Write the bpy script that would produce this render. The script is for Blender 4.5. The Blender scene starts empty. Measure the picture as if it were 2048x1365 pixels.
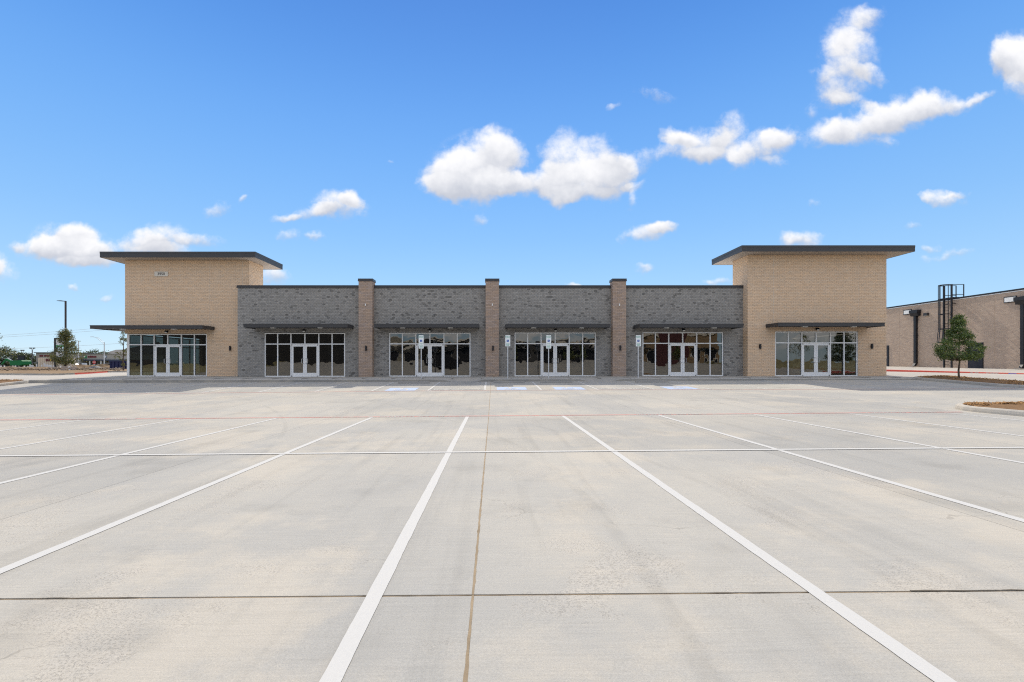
import bpy, math, random
import numpy as np
from mathutils import Vector, Matrix

# ---------------------------------------------------------------- scene, camera, sky, sun
sc = bpy.context.scene
COL = sc.collection
R = math.radians
F, CX, CY, HC = 905.0, 986.0, 727.0, 1.414      # focal length, vanishing point (2048 px wide frame), eye height

cam_d = bpy.data.cameras.new('camera')
cam = bpy.data.objects.new('camera', cam_d)
COL.objects.link(cam)
cam.location = (0, 0, HC)
cam.rotation_euler = (R(90), 0, 0)
cam_d.sensor_width = 36.0
cam_d.lens = 36.0 * F / 2048.0
cam_d.shift_x = (1024 - CX) / 2048.0
cam_d.shift_y = (CY - 682.5) / 2048.0
cam_d.clip_start = 0.05
cam_d.clip_end = 9000
sc.camera = cam

SUN_EL, SUN_AZ = 46.0, -5.6                      # azimuth from +Y, negative towards -X
SKY_STRENGTH = 0.10
SUN_STRENGTH = 2.15
EXPOSURE = 1.0
SKY_LEVEL = 4.9
CLOUD_LEVEL = 5.25

sun_d = bpy.data.lights.new('sun', 'SUN')
sun_d.energy = SUN_STRENGTH
sun_d.angle = R(0.5)
sun_d.color = (1.0, 0.92, 0.80)
sun = bpy.data.objects.new('sun', sun_d)
COL.objects.link(sun)
sdir = Vector((math.sin(R(SUN_AZ)) * math.cos(R(SUN_EL)), math.cos(R(SUN_AZ)) * math.cos(R(SUN_EL)), math.sin(R(SUN_EL))))
sun.rotation_euler = sdir.to_track_quat('Z', 'Y').to_euler()
sun.location = sdir * 80

vs = sc.view_settings
vs.view_transform = 'Standard'
vs.look = 'None'
vs.exposure = EXPOSURE
vs.gamma = 1
vs.use_curve_mapping = False
sc.cycles.use_denoising = False
sc.cycles.filter_width = 1.15
sc.cycles.max_bounces = 8
sc.cycles.diffuse_bounces = 4
sc.cycles.transparent_max_bounces = 12
sc.cycles.sample_clamp_indirect = 6


class NT:
    """small helper for node trees"""
    def __init__(s, tree):
        s.t = tree

    def n(s, typ, **kw):
        nd = s.t.nodes.new(typ)
        ins = kw.pop('ins', {})
        for k, v in kw.items():
            setattr(nd, k, v)
        for k, v in ins.items():
            if isinstance(v, bpy.types.NodeSocket):
                s.t.links.new(v, nd.inputs[k])
            else:
                nd.inputs[k].default_value = v
        return nd

    def m(s, op, a, b=0.0, c=0.0, clamp=False):
        return s.n('ShaderNodeMath', operation=op, use_clamp=clamp, ins={0: a, 1: b, 2: c}).outputs[0]

    def vm(s, op, a, b=None):
        ins = {0: a}
        if b is not None:
            ins[1] = b
        nd = s.n('ShaderNodeVectorMath', operation=op, ins=ins)
        return nd.outputs['Value'] if op in ('DOT_PRODUCT', 'LENGTH') else nd.outputs[0]

    def noise(s, vec, scale, detail=4, rough=0.55, color=False):
        nd = s.n('ShaderNodeTexNoise', ins={'Vector': vec, 'Scale': scale, 'Detail': detail, 'Roughness': rough})
        return nd.outputs['Color' if color else 'Fac']

    def ss(s, v, lo, hi):
        return s.n('ShaderNodeMapRange', interpolation_type='SMOOTHSTEP', ins={0: v, 1: lo, 2: hi, 3: 0.0, 4: 1.0}).outputs[0]

    def mix(s, fac, a, b, mode='MIX'):
        nd = s.n('ShaderNodeMix', data_type='RGBA', blend_type=mode)
        for k, v in ((0, fac), (6, a), (7, b)):
            if isinstance(v, bpy.types.NodeSocket):
                s.t.links.new(v, nd.inputs[k])
            else:
                nd.inputs[k].default_value = v
        return nd.outputs[2]

    def link(s, a, b):
        s.t.links.new(a, b)


# cloud puffs of this sky: direction given as (x, y, rx, ry, tilt, weight) on a plane facing north
CLOUDS = [
 (955,335,92,64,0,1),(1002,302,44,44,0,1),(905,345,50,44,0,.8),(890,372,42,26,0,.8),(985,374,58,26,0,.7),(1050,374,62,22,-5,.9),
 (1128,318,46,56,0,1),(1150,362,88,38,0,1),(1205,308,34,44,-35,.9),(1218,345,45,42,0,.8),(1122,388,36,20,0,.6),(1190,388,50,18,0,.5),
 (1292,318,52,20,-20,.55),(1262,366,30,11,-15,0.65),(1260,396,12,24,20,0.60),(1250,330,20,30,0,0.55),
 (1400,290,62,34,0,1),(1455,264,30,38,35,.9),(1362,272,32,18,20,.8),(1425,312,46,18,0,.6),
 (1530,292,62,30,-15,1),(1480,320,24,28,0,.7),(1562,274,38,20,-15,.8),(1548,326,30,11,0,.5),
 (1660,267,52,30,-20,.9),(1735,245,78,36,-18,1),(1800,222,76,34,-10,1),(1872,208,60,24,-5,.9),(1932,208,42,16,-10,.5),(1770,280,28,12,0,.5),(1970,195,30,9,-25,0.55),
 (1702,62,60,42,-25,.65),(1700,112,58,46,0,.8),(1680,162,56,36,0,.7),(1740,150,36,15,15,.65),(1636,152,24,20,0,.5),(1712,202,42,12,10,.6),(1668,192,40,22,0,.5),(1738,30,32,24,0,.55),(1622,220,14,18,0,0.50),
 (2040,112,60,46,0,1),(2062,160,44,48,0,1),(2008,122,30,32,0,.8),(2120,120,80,60,0,1),
 (430,414,28,15,-20,.7),(486,393,15,6,-25,0.60),
 (678,414,48,30,0,1),(622,428,50,15,-5,.8),(572,432,28,8,0,.6),(702,400,25,18,0,.8),
 (575,470,20,14,0,.6),(626,468,24,8,0,0.60),
 (138,490,70,42,0,1),(88,502,62,20,-5,.9),(192,502,62,26,0,.9),(32,494,20,14,0,.7),(150,468,38,26,0,.9),(180,524,52,11,0,.6),
 (326,478,50,32,0,.9),(396,480,42,14,0,.8),(282,486,46,22,0,.8),(320,506,62,16,0,.7),
 (4,546,26,20,30,.7),(-14,528,22,26,0,.9),
 (546,556,28,20,0,1),
 (1302,466,42,22,-15,1),(1244,478,18,12,-30,.6),(1322,455,28,15,0,.7),
 (1606,474,44,17,0,1),(1886,396,32,15,0,.9),(1916,388,20,5,-10,.5),
 (1900,508,50,10,-8,.6),(1862,492,18,8,0,0.60),
 (1308,190,42,14,15,.55),(1230,208,15,7,-20,0.55),
 (1286,542,22,8,0,.7),(1441,557,24,9,0,.7),(1152,569,24,7,0,.8),
 (150,573,14,7,0,0.60),(208,600,20,6,0,0.60),(1820,452,20,6,0,0.50),(1628,412,12,8,0,0.50),(958,432,14,18,25,0.60),(782,320,8,6,0,0.55),
]

world = bpy.data.worlds.new('World')
sc.world = world
world.use_nodes = True
wt = NT(world.node_tree)
for nd in list(world.node_tree.nodes):
    world.node_tree.nodes.remove(nd)
sky = wt.n('ShaderNodeTexSky', sky_type='NISHITA', sun_disc=False, sun_elevation=R(SUN_EL), sun_rotation=R(SUN_AZ),
           altitude=0, air_density=1.0, dust_density=0.05, ozone_density=3.0)
tc = wt.n('ShaderNodeTexCoord')
dirv = tc.outputs['Generated']
sep = wt.n('ShaderNodeSeparateXYZ', ins={0: dirv})
dy = wt.m('MAXIMUM', sep.outputs[1], 0.05)
u = wt.m('DIVIDE', sep.outputs[0], dy)
v = wt.m('DIVIDE', sep.outputs[2], dy)
uv = wt.n('ShaderNodeCombineXYZ', ins={0: u, 1: v}).outputs[0]
SK = SKY_LEVEL
ramp = wt.n('ShaderNodeValToRGB')
cr = ramp.color_ramp
cr.interpolation = 'B_SPLINE'
stops = [(0.0, (.60, .80, .95)), (.10, (.42, .69, .97)), (.26, (.245, .54, .975)), (.46, (.135, .40, .93)), (.64, (.052, .23, .73)), (1.0, (.035, .15, .55))]
while len(cr.elements) < len(stops):
    cr.elements.new(0.5)
for el, (p_, c_) in zip(cr.elements, stops):
    el.position = p_
    el.color = (c_[0], c_[1], c_[2], 1)
wt.link(sep.outputs[2], ramp.inputs[0])
ramp_l = wt.mix(1.0, ramp.outputs[0], (SK, SK, SK, 1), 'MULTIPLY')
sky_col = wt.mix(0.9, sky.outputs[0], ramp_l)      # clear-air Nishita sky, pulled to the photograph's deep blue


def bgs(c):
    return wt.n('ShaderNodeBackground', ins={0: c, 1: SKY_STRENGTH}).outputs[0]


def pick(fac, a, b):
    return wt.n('ShaderNodeMixShader', ins={0: fac, 1: a, 2: b}).outputs[0]


plain = bgs(sky_col)
CL = CLOUD_LEVEL
DARK, LITE = (0.55 * CL, 0.58 * CL, 0.66 * CL, 1), (0.97 * CL, 0.97 * CL, 0.99 * CL, 1)


def cloud_cell(puffs, k):
    """sky with the puffs that touch one cell of the sky; k keeps the cells' nodes apart"""
    ng = bpy.data.node_groups.new('cloud_cell', 'ShaderNodeTree')
    ng.interface.new_socket('uv', in_out='INPUT', socket_type='NodeSocketVector')
    ng.interface.new_socket('sky', in_out='INPUT', socket_type='NodeSocketColor')
    ng.interface.new_socket('color', in_out='OUTPUT', socket_type='NodeSocketColor')
    g = NT(ng)
    gi = g.n('NodeGroupInput')
    go = g.n('NodeGroupOutput')
    uv_, sk = gi.outputs[0], gi.outputs[1]
    e = 1e-5 * k
    warp = g.vm('SUBTRACT', g.noise(uv_, 9.0 + e, 4, 0.6, True), (0.5, 0.5, 0.5))
    sw = g.n('ShaderNodeSeparateXYZ', ins={0: g.vm('ADD', uv_, g.vm('MULTIPLY', warp, (0.085, 0.075, 0.0)))})
    T = S = None
    for (x, y, rx, ry, rot, w) in puffs:
        pv = g.n('ShaderNodeCombineXYZ', ins={0: sw.outputs[0], 1: sw.outputs[1], 2: 0.0 if S is None else S}).outputs[0]
        mp = g.n('ShaderNodeMapping', vector_type='TEXTURE',
                 ins={'Vector': pv, 'Location': ((x - CX) / F, (CY - y) / F, 0), 'Rotation': (0, 0, R(-rot)),
                      'Scale': (1.27 * rx / F, 1.27 * ry / F, 1e7)}).outputs[0]
        f = g.m('MULTIPLY_ADD', g.vm('DOT_PRODUCT', mp, mp), -w, w, True)
        py = g.vm('DOT_PRODUCT', mp, (0, 1, 0))
        T = f if T is None else g.m('ADD', T, f)
        S = g.m('MULTIPLY', f, py) if S is None else g.m('MULTIPLY_ADD', f, py, S)
    fb = g.noise(uv_, 30.0 + e, 6, 0.66)
    fb2 = g.noise(uv_, 9.0 + e, 3, 0.6)
    ero = g.m('MULTIPLY_ADD', g.m('MULTIPLY_ADD', fb, 0.55, g.m('MULTIPLY', fb2, 0.45)), 2.1, -1.38)
    dens = g.m('ADD', T, ero)
    alpha = g.m('MULTIPLY', g.ss(dens, -0.2, 0.92), g.ss(T, 0.0, 0.25))
    shade = g.m('DIVIDE', S, g.m('MAXIMUM', T, 0.05))
    shade = g.m('ADD', shade, g.m('MULTIPLY_ADD', fb, 0.55, g.m('MULTIPLY_ADD', fb2, 1.0, -0.775)))
    veil = g.m('MULTIPLY', g.m('MULTIPLY', g.ss(T, 0.0, 0.55), g.ss(fb, 0.40, 0.66)), 0.34)
    alpha = g.m('MAXIMUM', alpha, veil)
    g.link(g.mix(alpha, sk, g.mix(g.ss(shade, -0.7, 0.5), DARK, LITE)), go.inputs[0])
    nd = wt.n('ShaderNodeGroup', node_tree=ng)
    wt.link(uv, nd.inputs[0])
    wt.link(sky_col, nd.inputs[1])
    return bgs(nd.outputs[0])


def reach(p):
    x, y, rx, ry, rot, w = p
    c, s_ = abs(math.cos(R(rot))), abs(math.sin(R(rot)))
    hx, hy = 1.28 * (rx * c + ry * s_) + 32, 1.28 * (rx * s_ + ry * c) + 30
    return x - hx, x + hx, y - hy, y + hy


cell_no = [0]


def split(x0, x1, y0, y1, depth=0):
    """halve the sky until each cell holds only a few puffs"""
    here = [p for p in CLOUDS if reach(p)[0] < x1 and reach(p)[1] > x0 and reach(p)[2] < y1 and reach(p)[3] > y0]
    if not here:
        return plain
    if len(here) <= 6 or depth >= 6:
        cell_no[0] += 1
        return cloud_cell(here, cell_no[0])
    if (x1 - x0) > (y1 - y0):
        xm = (x0 + x1) / 2
        return pick(wt.m('GREATER_THAN', u, (xm - CX) / F), split(x0, xm, y0, y1, depth + 1), split(xm, x1, y0, y1, depth + 1))
    ym = (y0 + y1) / 2
    return pick(wt.m('GREATER_THAN', v, (CY - ym) / F), split(x0, x1, ym, y1, depth + 1), split(x0, x1, y0, ym, depth + 1))


north_sky = split(-240, 2260, -80, 640)
# unseen clouds round the rest of the dome, thickened and brightened as facade fill
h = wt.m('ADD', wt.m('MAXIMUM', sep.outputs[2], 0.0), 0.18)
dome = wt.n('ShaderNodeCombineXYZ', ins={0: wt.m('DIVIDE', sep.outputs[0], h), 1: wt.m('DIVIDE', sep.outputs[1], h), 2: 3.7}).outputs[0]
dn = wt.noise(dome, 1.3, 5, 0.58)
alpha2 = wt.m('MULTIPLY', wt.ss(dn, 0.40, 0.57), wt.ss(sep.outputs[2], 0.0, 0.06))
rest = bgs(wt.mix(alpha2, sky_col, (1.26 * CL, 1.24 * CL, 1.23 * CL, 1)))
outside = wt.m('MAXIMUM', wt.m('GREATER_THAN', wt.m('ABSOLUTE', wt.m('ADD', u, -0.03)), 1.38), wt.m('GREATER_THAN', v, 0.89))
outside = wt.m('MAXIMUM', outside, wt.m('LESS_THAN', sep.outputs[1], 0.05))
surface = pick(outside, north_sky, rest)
wo = wt.n('ShaderNodeOutputWorld')
wt.link(surface, wo.inputs[0])

# ---------------------------------------------------------------- helpers
rng = random.Random(7)


def W(x, y, Y):
    """world point seen at pixel (x, y) of the 2048 px photograph, standing at depth Y"""
    return Vector(((x - CX) * Y / F, Y, HC + (CY - y) * Y / F))


def mat(name, color, rough=0.7, metal=0.0, spec=0.3, vary=0.0, vscale=3.0, bump=0.0, bscale=40.0, emit=None, attr=None):
    m = bpy.data.materials.new(name)
    m.use_nodes = True
    t = NT(m.node_tree)
    b = m.node_tree.nodes['Principled BSDF']
    c4 = (color[0], color[1], color[2], 1)
    b.inputs['Base Color'].default_value = c4
    b.inputs['Roughness'].default_value = rough
    b.inputs['Metallic'].default_value = metal
    b.inputs['Specular IOR Level'].default_value = spec
    pos = t.n('ShaderNodeNewGeometry').outputs['Position'] if (vary or bump) else None
    col = None
    if attr:
        col = t.n('ShaderNodeAttribute', attribute_name=attr).outputs['Color']
    if vary:
        nz = t.noise(pos, vscale, 5, 0.6)
        k = t.m('MULTIPLY_ADD', nz, 2 * vary, 1 - vary)
        kk = t.n('ShaderNodeCombineXYZ', ins={0: k, 1: k, 2: k}).outputs[0]
        col = t.mix(1.0, col if col is not None else c4, kk, 'MULTIPLY')
    if col is not None:
        t.link(col, b.inputs['Base Color'])
    if bump:
        bp = t.n('ShaderNodeBump', ins={'Strength': bump, 'Distance': 0.01, 'Height': t.noise(pos, bscale, 4, 0.6)})
        t.link(bp.outputs[0], b.inputs['Normal'])
    if emit:
        b.inputs['Emission Color'].default_value = c4
        b.inputs['Emission Strength'].default_value = emit
    return m


def concrete(name, base=(.372, .351, .307), warm=(.404, .371, .314), cool=(.320, .310, .284), amp=1.0, lot=False):
    m = bpy.data.materials.new(name)
    m.use_nodes = True
    t = NT(m.node_tree)
    b = m.node_tree.nodes['Principled BSDF']
    b.inputs['Roughness'].default_value = 0.92
    b.inputs['Specular IOR Level'].default_value = 0.12
    pos = t.n('ShaderNodeNewGeometry').outputs['Position']
    big = t.noise(pos, 0.20, 6, 0.6)
    mid = t.noise(t.vm('ADD', pos, (31.0, 7.0, 3.0)), 0.45, 8, 0.66)
    fine = t.noise(pos, 120.0, 3, 0.75)
    c = t.mix(t.ss(big, 0.38, 0.62), (*cool, 1), (*base, 1))
    c = t.mix(t.m('MULTIPLY', t.ss(mid, 0.49, 0.62), 0.85 * amp), c, (*warm, 1))
    # broom finish: fine streaks running across the lanes, and fainter tyre wear along them
    st = t.n('ShaderNodeMapping', ins={'Vector': pos, 'Scale': (1.2, 34.0, 1.0), 'Rotation': (0, 0, 0.05)}).outputs[0]
    streak = t.noise(st, 1.6, 4, 0.65)
    ty = t.n('ShaderNodeMapping', ins={'Vector': pos, 'Scale': (3.2, 0.14, 1.0), 'Rotation': (0, 0, 0.10)}).outputs[0]
    tyre = t.noise(ty, 1.0, 5, 0.6)
    k = t.m('MULTIPLY_ADD', streak, 0.26 * amp, 1 - 0.13 * amp)
    k = t.m('MULTIPLY', k, t.m('MULTIPLY_ADD', t.ss(tyre, 0.50, 0.72), -0.10 * amp, 1.0 + 0.03 * amp))
    k = t.m('MULTIPLY', k, t.m('MULTIPLY_ADD', fine, 0.62 * amp, 1 - 0.31 * amp))
    hgt = t.m('ADD', t.m('MULTIPLY', fine, 0.7), t.m('MULTIPLY', streak, 0.5))
    if lot:
        # dull stains, patches where the skin scaled off down to the grit, cream laitance, specks of dirt
        stain = t.ss(t.noise(t.vm('ADD', pos, (17.0, 3.0, 8.0)), 0.62, 8, 0.64), 0.53, 0.70)
        k = t.m('MULTIPLY', k, t.m('MULTIPLY_ADD', stain, -0.13, 1.03))
        scaled = t.ss(t.noise(t.vm('ADD', pos, (4.0, 90.0, 1.0)), 0.8, 9, 0.72), 0.53, 0.62)
        grit = t.ss(t.noise(pos, 75.0, 4, 0.75), 0.52, 0.66)
        k = t.m('MULTIPLY', k, t.m('MULTIPLY_ADD', t.m('MULTIPLY', grit, t.m('MULTIPLY_ADD', scaled, 0.88, 0.12)), -0.15, 1.0))
        k = t.m('MULTIPLY', k, t.m('MULTIPLY_ADD', scaled, 0.035, 1.0))
        c = t.mix(t.m('MULTIPLY', scaled, 0.18), c, (.41, .37, .315, 1))
        spots = t.n('ShaderNodeTexVoronoi', ins={'Vector': pos, 'Scale': 1.3})
        sp = t.ss(spots.outputs['Distance'], 0.017, 0.008)
        k = t.m('MULTIPLY', k, t.m('MULTIPLY_ADD', sp, -0.5, 1.0))
        hgt = t.m('ADD', hgt, t.m('MULTIPLY', grit, t.m('MULTIPLY', scaled, -1.2)))
        # no two pours quite the same tone; a curving pair of faint tyre marks
        k = t.m('MULTIPLY', k, t.m('MULTIPLY_ADD', t.n('ShaderNodeObjectInfo').outputs['Random'], 0.07, 0.965))
        sx = t.n('ShaderNodeSeparateXYZ', ins={0: pos})
        bend = t.m('MULTIPLY', t.m('POWER', t.m('ABSOLUTE', t.m('ADD', sx.outputs[1], -3.6)), 2.0), 0.030)
        for off, wd in ((1.05, .085), (2.62, .075), (-3.4, .08)):
            dd = t.m('ABSOLUTE', t.m('SUBTRACT', t.m('ADD', sx.outputs[0], bend), off))
            tk = t.m('MULTIPLY', t.ss(dd, wd, wd * .4), t.ss(t.noise(pos, 1.1, 5, .7), .40, .62))
            k = t.m('MULTIPLY', k, t.m('MULTIPLY_ADD', tk, -0.085, 1.0))
        # hairline cracks in a few slabs
        wv = t.vm('ADD', pos, t.vm('MULTIPLY', t.noise(pos, 1.4, 5, 0.6, True), (.8, .8, 0)))
        ck = t.n('ShaderNodeTexVoronoi', feature='DISTANCE_TO_EDGE', ins={'Vector': wv, 'Scale': 0.16})
        crk = t.m('MULTIPLY', t.ss(ck.outputs['Distance'], 0.0016, 0.0006), t.ss(big, 0.50, 0.56))
        k = t.m('MULTIPLY', k, t.m('MULTIPLY_ADD', crk, -0.22, 1.0))
    kk = t.n('ShaderNodeCombineXYZ', ins={0: k, 1: k, 2: k}).outputs[0]
    c = t.mix(1.0, c, kk, 'MULTIPLY')
    t.link(c, b.inputs['Base Color'])
    bp = t.n('ShaderNodeBump', ins={'Strength': 0.5, 'Distance': 0.005, 'Height': hgt})
    t.link(bp.outputs[0], b.inputs['Normal'])
    return m


def paint(name, color, under, wear=0.35, scale=6.0):
    """road paint worn through to the concrete in patches"""
    m = bpy.data.materials.new(name)
    m.use_nodes = True
    t = NT(m.node_tree)
    b = m.node_tree.nodes['Principled BSDF']
    b.inputs['Roughness'].default_value = 0.8
    b.inputs['Specular IOR Level'].default_value = 0.15
    pos = t.n('ShaderNodeNewGeometry').outputs['Position']
    n1 = t.noise(pos, scale, 6, 0.7)
    n2 = t.noise(pos, 70.0, 3, 0.7)
    f = t.m('MULTIPLY', t.ss(t.m('MULTIPLY_ADD', n2, 0.35, n1), 0.86 - wear * 0.4, 0.98 - wear * 0.3), min(1.0, wear * 2))
    c = t.mix(f, (*color, 1), (*under, 1))
    k = t.m('MULTIPLY_ADD', n2, 0.16, 0.92)
    kk = t.n('ShaderNodeCombineXYZ', ins={0: k, 1: k, 2: k}).outputs[0]
    t.link(t.mix(1.0, c, kk, 'MULTIPLY'), b.inputs['Base Color'])
    return m


def glass_mat(name, refl=0.095, tint=(.24, .275, .27), wobble=0.22):
    m = bpy.data.materials.new(name)
    m.use_nodes = True
    t = NT(m.node_tree)
    for nd in list(m.node_tree.nodes):
        if nd.type == 'BSDF_PRINCIPLED':
            m.node_tree.nodes.remove(nd)
    o = [nd for nd in m.node_tree.nodes if nd.type == 'OUTPUT_MATERIAL'][0]
    pos = t.n('ShaderNodeNewGeometry').outputs['Position']
    nz = t.noise(pos, 0.9, 2, 0.5)
    bp = t.n('ShaderNodeBump', ins={'Strength': wobble, 'Distance': 0.03, 'Height': nz})
    gl = t.n('ShaderNodeBsdfGlossy', ins={'Color': (1, .97, .92, 1), 'Roughness': 0.0, 'Normal': bp.outputs[0]})
    tr = t.n('ShaderNodeBsdfTransparent', ins={'Color': (*tint, 1)})
    lw = t.n('ShaderNodeLayerWeight', ins={'Blend': 0.35})
    fac = t.m('MULTIPLY_ADD', lw.outputs['Fresnel'], 0.6, refl, True)
    mx = t.n('ShaderNodeMixShader', ins={0: fac, 1: tr.outputs[0], 2: gl.outputs[0]})
    t.link(mx.outputs[0], o.inputs[0])
    return m


class B:
    """collects shapes, builds one mesh object"""
    def __init__(s):
        s.v, s.f, s.c = [], [], []

    def add(s, vs_, fs_):
        k = len(s.v)
        s.v += [tuple(p) for p in vs_]
        s.f += [tuple(i + k for i in f) for f in fs_]
        return s

    def box(s, x0, x1, y0, y1, z0, z1):
        return s.add([(x0, y0, z0), (x1, y0, z0), (x1, y1, z0), (x0, y1, z0), (x0, y0, z1), (x1, y0, z1), (x1, y1, z1), (x0, y1, z1)],
                     [(3, 2, 1, 0), (4, 5, 6, 7), (0, 1, 5, 4), (1, 2, 6, 5), (2, 3, 7, 6), (3, 0, 4, 7)])

    def cbox(s, x0, x1, y0, y1, z0, z1, c=0.01):
        """box with chamfered vertical and top edges"""
        pts = [(x0 + c, y0), (x1 - c, y0), (x1, y0 + c), (x1, y1 - c), (x1 - c, y1), (x0 + c, y1), (x0, y1 - c), (x0, y0 + c)]
        ins = [(min(max(px, x0 + c), x1 - c), min(max(py, y0 + c), y1 - c)) for px, py in pts]
        vs_ = [(px, py, z0) for px, py in pts] + [(px, py, z1 - c) for px, py in pts] + [(px, py, z1) for px, py in ins]
        fs_ = [tuple(range(7, -1, -1)), tuple(range(16, 24))]
        for r in (0, 8):
            for i in range(8):
                j = (i + 1) % 8
                fs_.append((r + i, r + j, r + 8 + j, r + 8 + i))
        return s.add(vs_, fs_)

    def quad(s, a, b, c, d):
        return s.add([a, b, c, d], [(0, 1, 2, 3)])

    def tube(s, p0, p1, r0, r1=None, n=8, cap=True):
        r1 = r0 if r1 is None else r1
        p0, p1 = Vector(p0), Vector(p1)
        d = (p1 - p0).normalized()
        a = d.orthogonal().normalized()
        b = d.cross(a)
        vs_ = []
        for p, r in ((p0, r0), (p1, r1)):
            for i in range(n):
                t = 2 * math.pi * i / n
                vs_.append(p + a * (r * math.cos(t)) + b * (r * math.sin(t)))
        fs_ = [(i, (i + 1) % n, n + (i + 1) % n, n + i) for i in range(n)]
        if cap:
            fs_ += [tuple(range(n - 1, -1, -1)), tuple(range(n, 2 * n))]
        return s.add(vs_, fs_)

    def path(s, pts, r, n=6):
        for a, b in zip(pts, pts[1:]):
            s.tube(a, b, r, r, n)
        return s

    def bar(s, p0, p1, w, h=None):
        """square bar between two points"""
        h = w if h is None else h
        p0, p1 = Vector(p0), Vector(p1)
        d = (p1 - p0).normalized()
        up = Vector((0, 0, 1)) if abs(d.z) < 0.95 else Vector((0, 1, 0))
        a = d.cross(up).normalized()
        b = a.cross(d)
        vs_ = [p + a * (sx * w / 2) + b * (sy * h / 2) for p in (p0, p1) for sx, sy in ((-1, -1), (1, -1), (1, 1), (-1, 1))]
        return s.add(vs_, [(0, 3, 2, 1), (4, 5, 6, 7), (0, 1, 5, 4), (1, 2, 6, 5), (2, 3, 7, 6), (3, 0, 4, 7)])

    def prism(s, prof, ax, t0, t1):
        """extrude a 2-D profile along an axis: ax 'x' (prof = y,z), 'y' (x,z), 'z' (x,y)"""
        def P(p, t):
            return (t, p[0], p[1]) if ax == 'x' else (p[0], t, p[1]) if ax == 'y' else (p[0], p[1], t)
        n = len(prof)
        vs_ = [P(p, t0) for p in prof] + [P(p, t1) for p in prof]
        fs_ = [(i, (i + 1) % n, n + (i + 1) % n, n + i) for i in range(n)] + [tuple(range(n - 1, -1, -1)), tuple(range(n, 2 * n))]
        return s.add(vs_, fs_)

    def dome(s, c, r, rz=None, n=10, m=5, lo=-1.0):
        rz = r if rz is None else rz
        vs_, fs_ = [], []
        for j in range(m + 1):
            ph = math.asin(lo) + (math.pi / 2 - math.asin(lo)) * j / m
            for i in range(n):
                t = 2 * math.pi * i / n
                vs_.append((c[0] + r * math.cos(ph) * math.cos(t), c[1] + r * math.cos(ph) * math.sin(t), c[2] + rz * math.sin(ph)))
        for j in range(m):
            for i in range(n):
                k = (i + 1) % n
                fs_.append((j * n + i, j * n + k, (j + 1) * n + k, (j + 1) * n + i))
        return s.add(vs_, fs_)

    def mesh(s, name, m, smooth=False):
        me = bpy.data.meshes.new(name)
        me.from_pydata(s.v, [], s.f)
        if m is not None:
            me.materials.append(m)
        if smooth:
            me.polygons.foreach_set('use_smooth', [True] * len(me.polygons))
        me.update()
        return me

    def build(s, name, m, parent=None, smooth=False, **props):
        return put(name, s.mesh(name, m, smooth), parent, **props)


def put(name, me, parent=None, **props):
    o = bpy.data.objects.new(name, me)
    COL.objects.link(o)
    if parent is not None:
        o.parent = parent
        if parent.type == 'EMPTY':
            o.location = -parent.location
    for k, v_ in props.items():
        o[k] = v_
    return o


def thing(name, loc, label, category, group=None):
    o = bpy.data.objects.new(name, None)
    COL.objects.link(o)
    o.location = loc
    o.empty_display_size = 0.3
    o['label'] = label
    o['category'] = category
    if group:
        o['group'] = group
    return o


def copy_thing(src, loc, label, rotz=None):
    """copy a thing with its parts and sub-parts (parts are in world coordinates, held by their location)"""
    r = src.copy()
    COL.objects.link(r)
    r.location = loc
    if rotz is not None:
        r.rotation_euler = (0, 0, rotz)
    r['label'] = label
    for ch in src.children:
        c = ch.copy()
        COL.objects.link(c)
        c.parent = r
        for g in ch.children:
            d = g.copy()
            COL.objects.link(d)
            d.parent = c
    return r


_txt = {}


def text_polys(body, size, align='CENTER', bold=0.0):
    """triangulated lettering in the xy plane: vertices and faces"""
    key = (body, size, align, bold)
    if key not in _txt:
        cu = bpy.data.curves.new('lettering', 'FONT')
        cu.body = body
        cu.size = size
        cu.align_x = align
        cu.align_y = 'CENTER'
        cu.offset = bold
        cu.resolution_u = 3
        ob = bpy.data.objects.new('lettering', cu)
        COL.objects.link(ob)
        dg = bpy.context.evaluated_depsgraph_get()
        me = bpy.data.meshes.new_from_object(ob.evaluated_get(dg))
        _txt[key] = ([tuple(q.co) for q in me.vertices], [tuple(p.vertices) for p in me.polygons])
        bpy.data.objects.remove(ob)
        bpy.data.meshes.remove(me)
        bpy.data.curves.remove(cu)
    return _txt[key]


# ---------------------------------------------------------------- lie of the land
def lerp(a, b, t):
    return a + (b - a) * t


GN = [(-400, 2.245, .0, .0), (-60, 2.245, .0, .0), (-5, .045, .0083, .0083), (13.06, -.1175, .0083, .0083), (21.8, .111, .0095, .003), (27.2, .303, .003, .0045),
      (31.0, .44, .001, .005), (70, .44, .001, .005), (78, .38, .001, .005), (118, -.25, .0, .0), (170, -.5, 0, 0), (5000, -.5, 0, 0)]


def G(X, Y):
    """height of the ground"""
    X = max(-45.0, min(45.0, X))
    for a, b in zip(GN, GN[1:]):
        if Y <= b[0]:
            t = max(0.0, (Y - a[0]) / (b[0] - a[0]))
            return lerp(a[1], b[1], t) + lerp(a[2] if X < 0 else a[3], b[2] if X < 0 else b[3], t) * X
    return GN[-1][1]


def wz(X, Y):
    """height of the walkway along the shop fronts"""
    return .52 + .0019 * X - .014 * (30.86 - Y)


YB = [n[0] for n in GN]


def cuts(a, b, br, step=None):
    c = {a, b} | {q for q in br if a < q < b}
    if step:
        n = max(1, int(round((b - a) / step)))
        c |= {a + (b - a) * i / n for i in range(n + 1)}
    return sorted(c)


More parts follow.
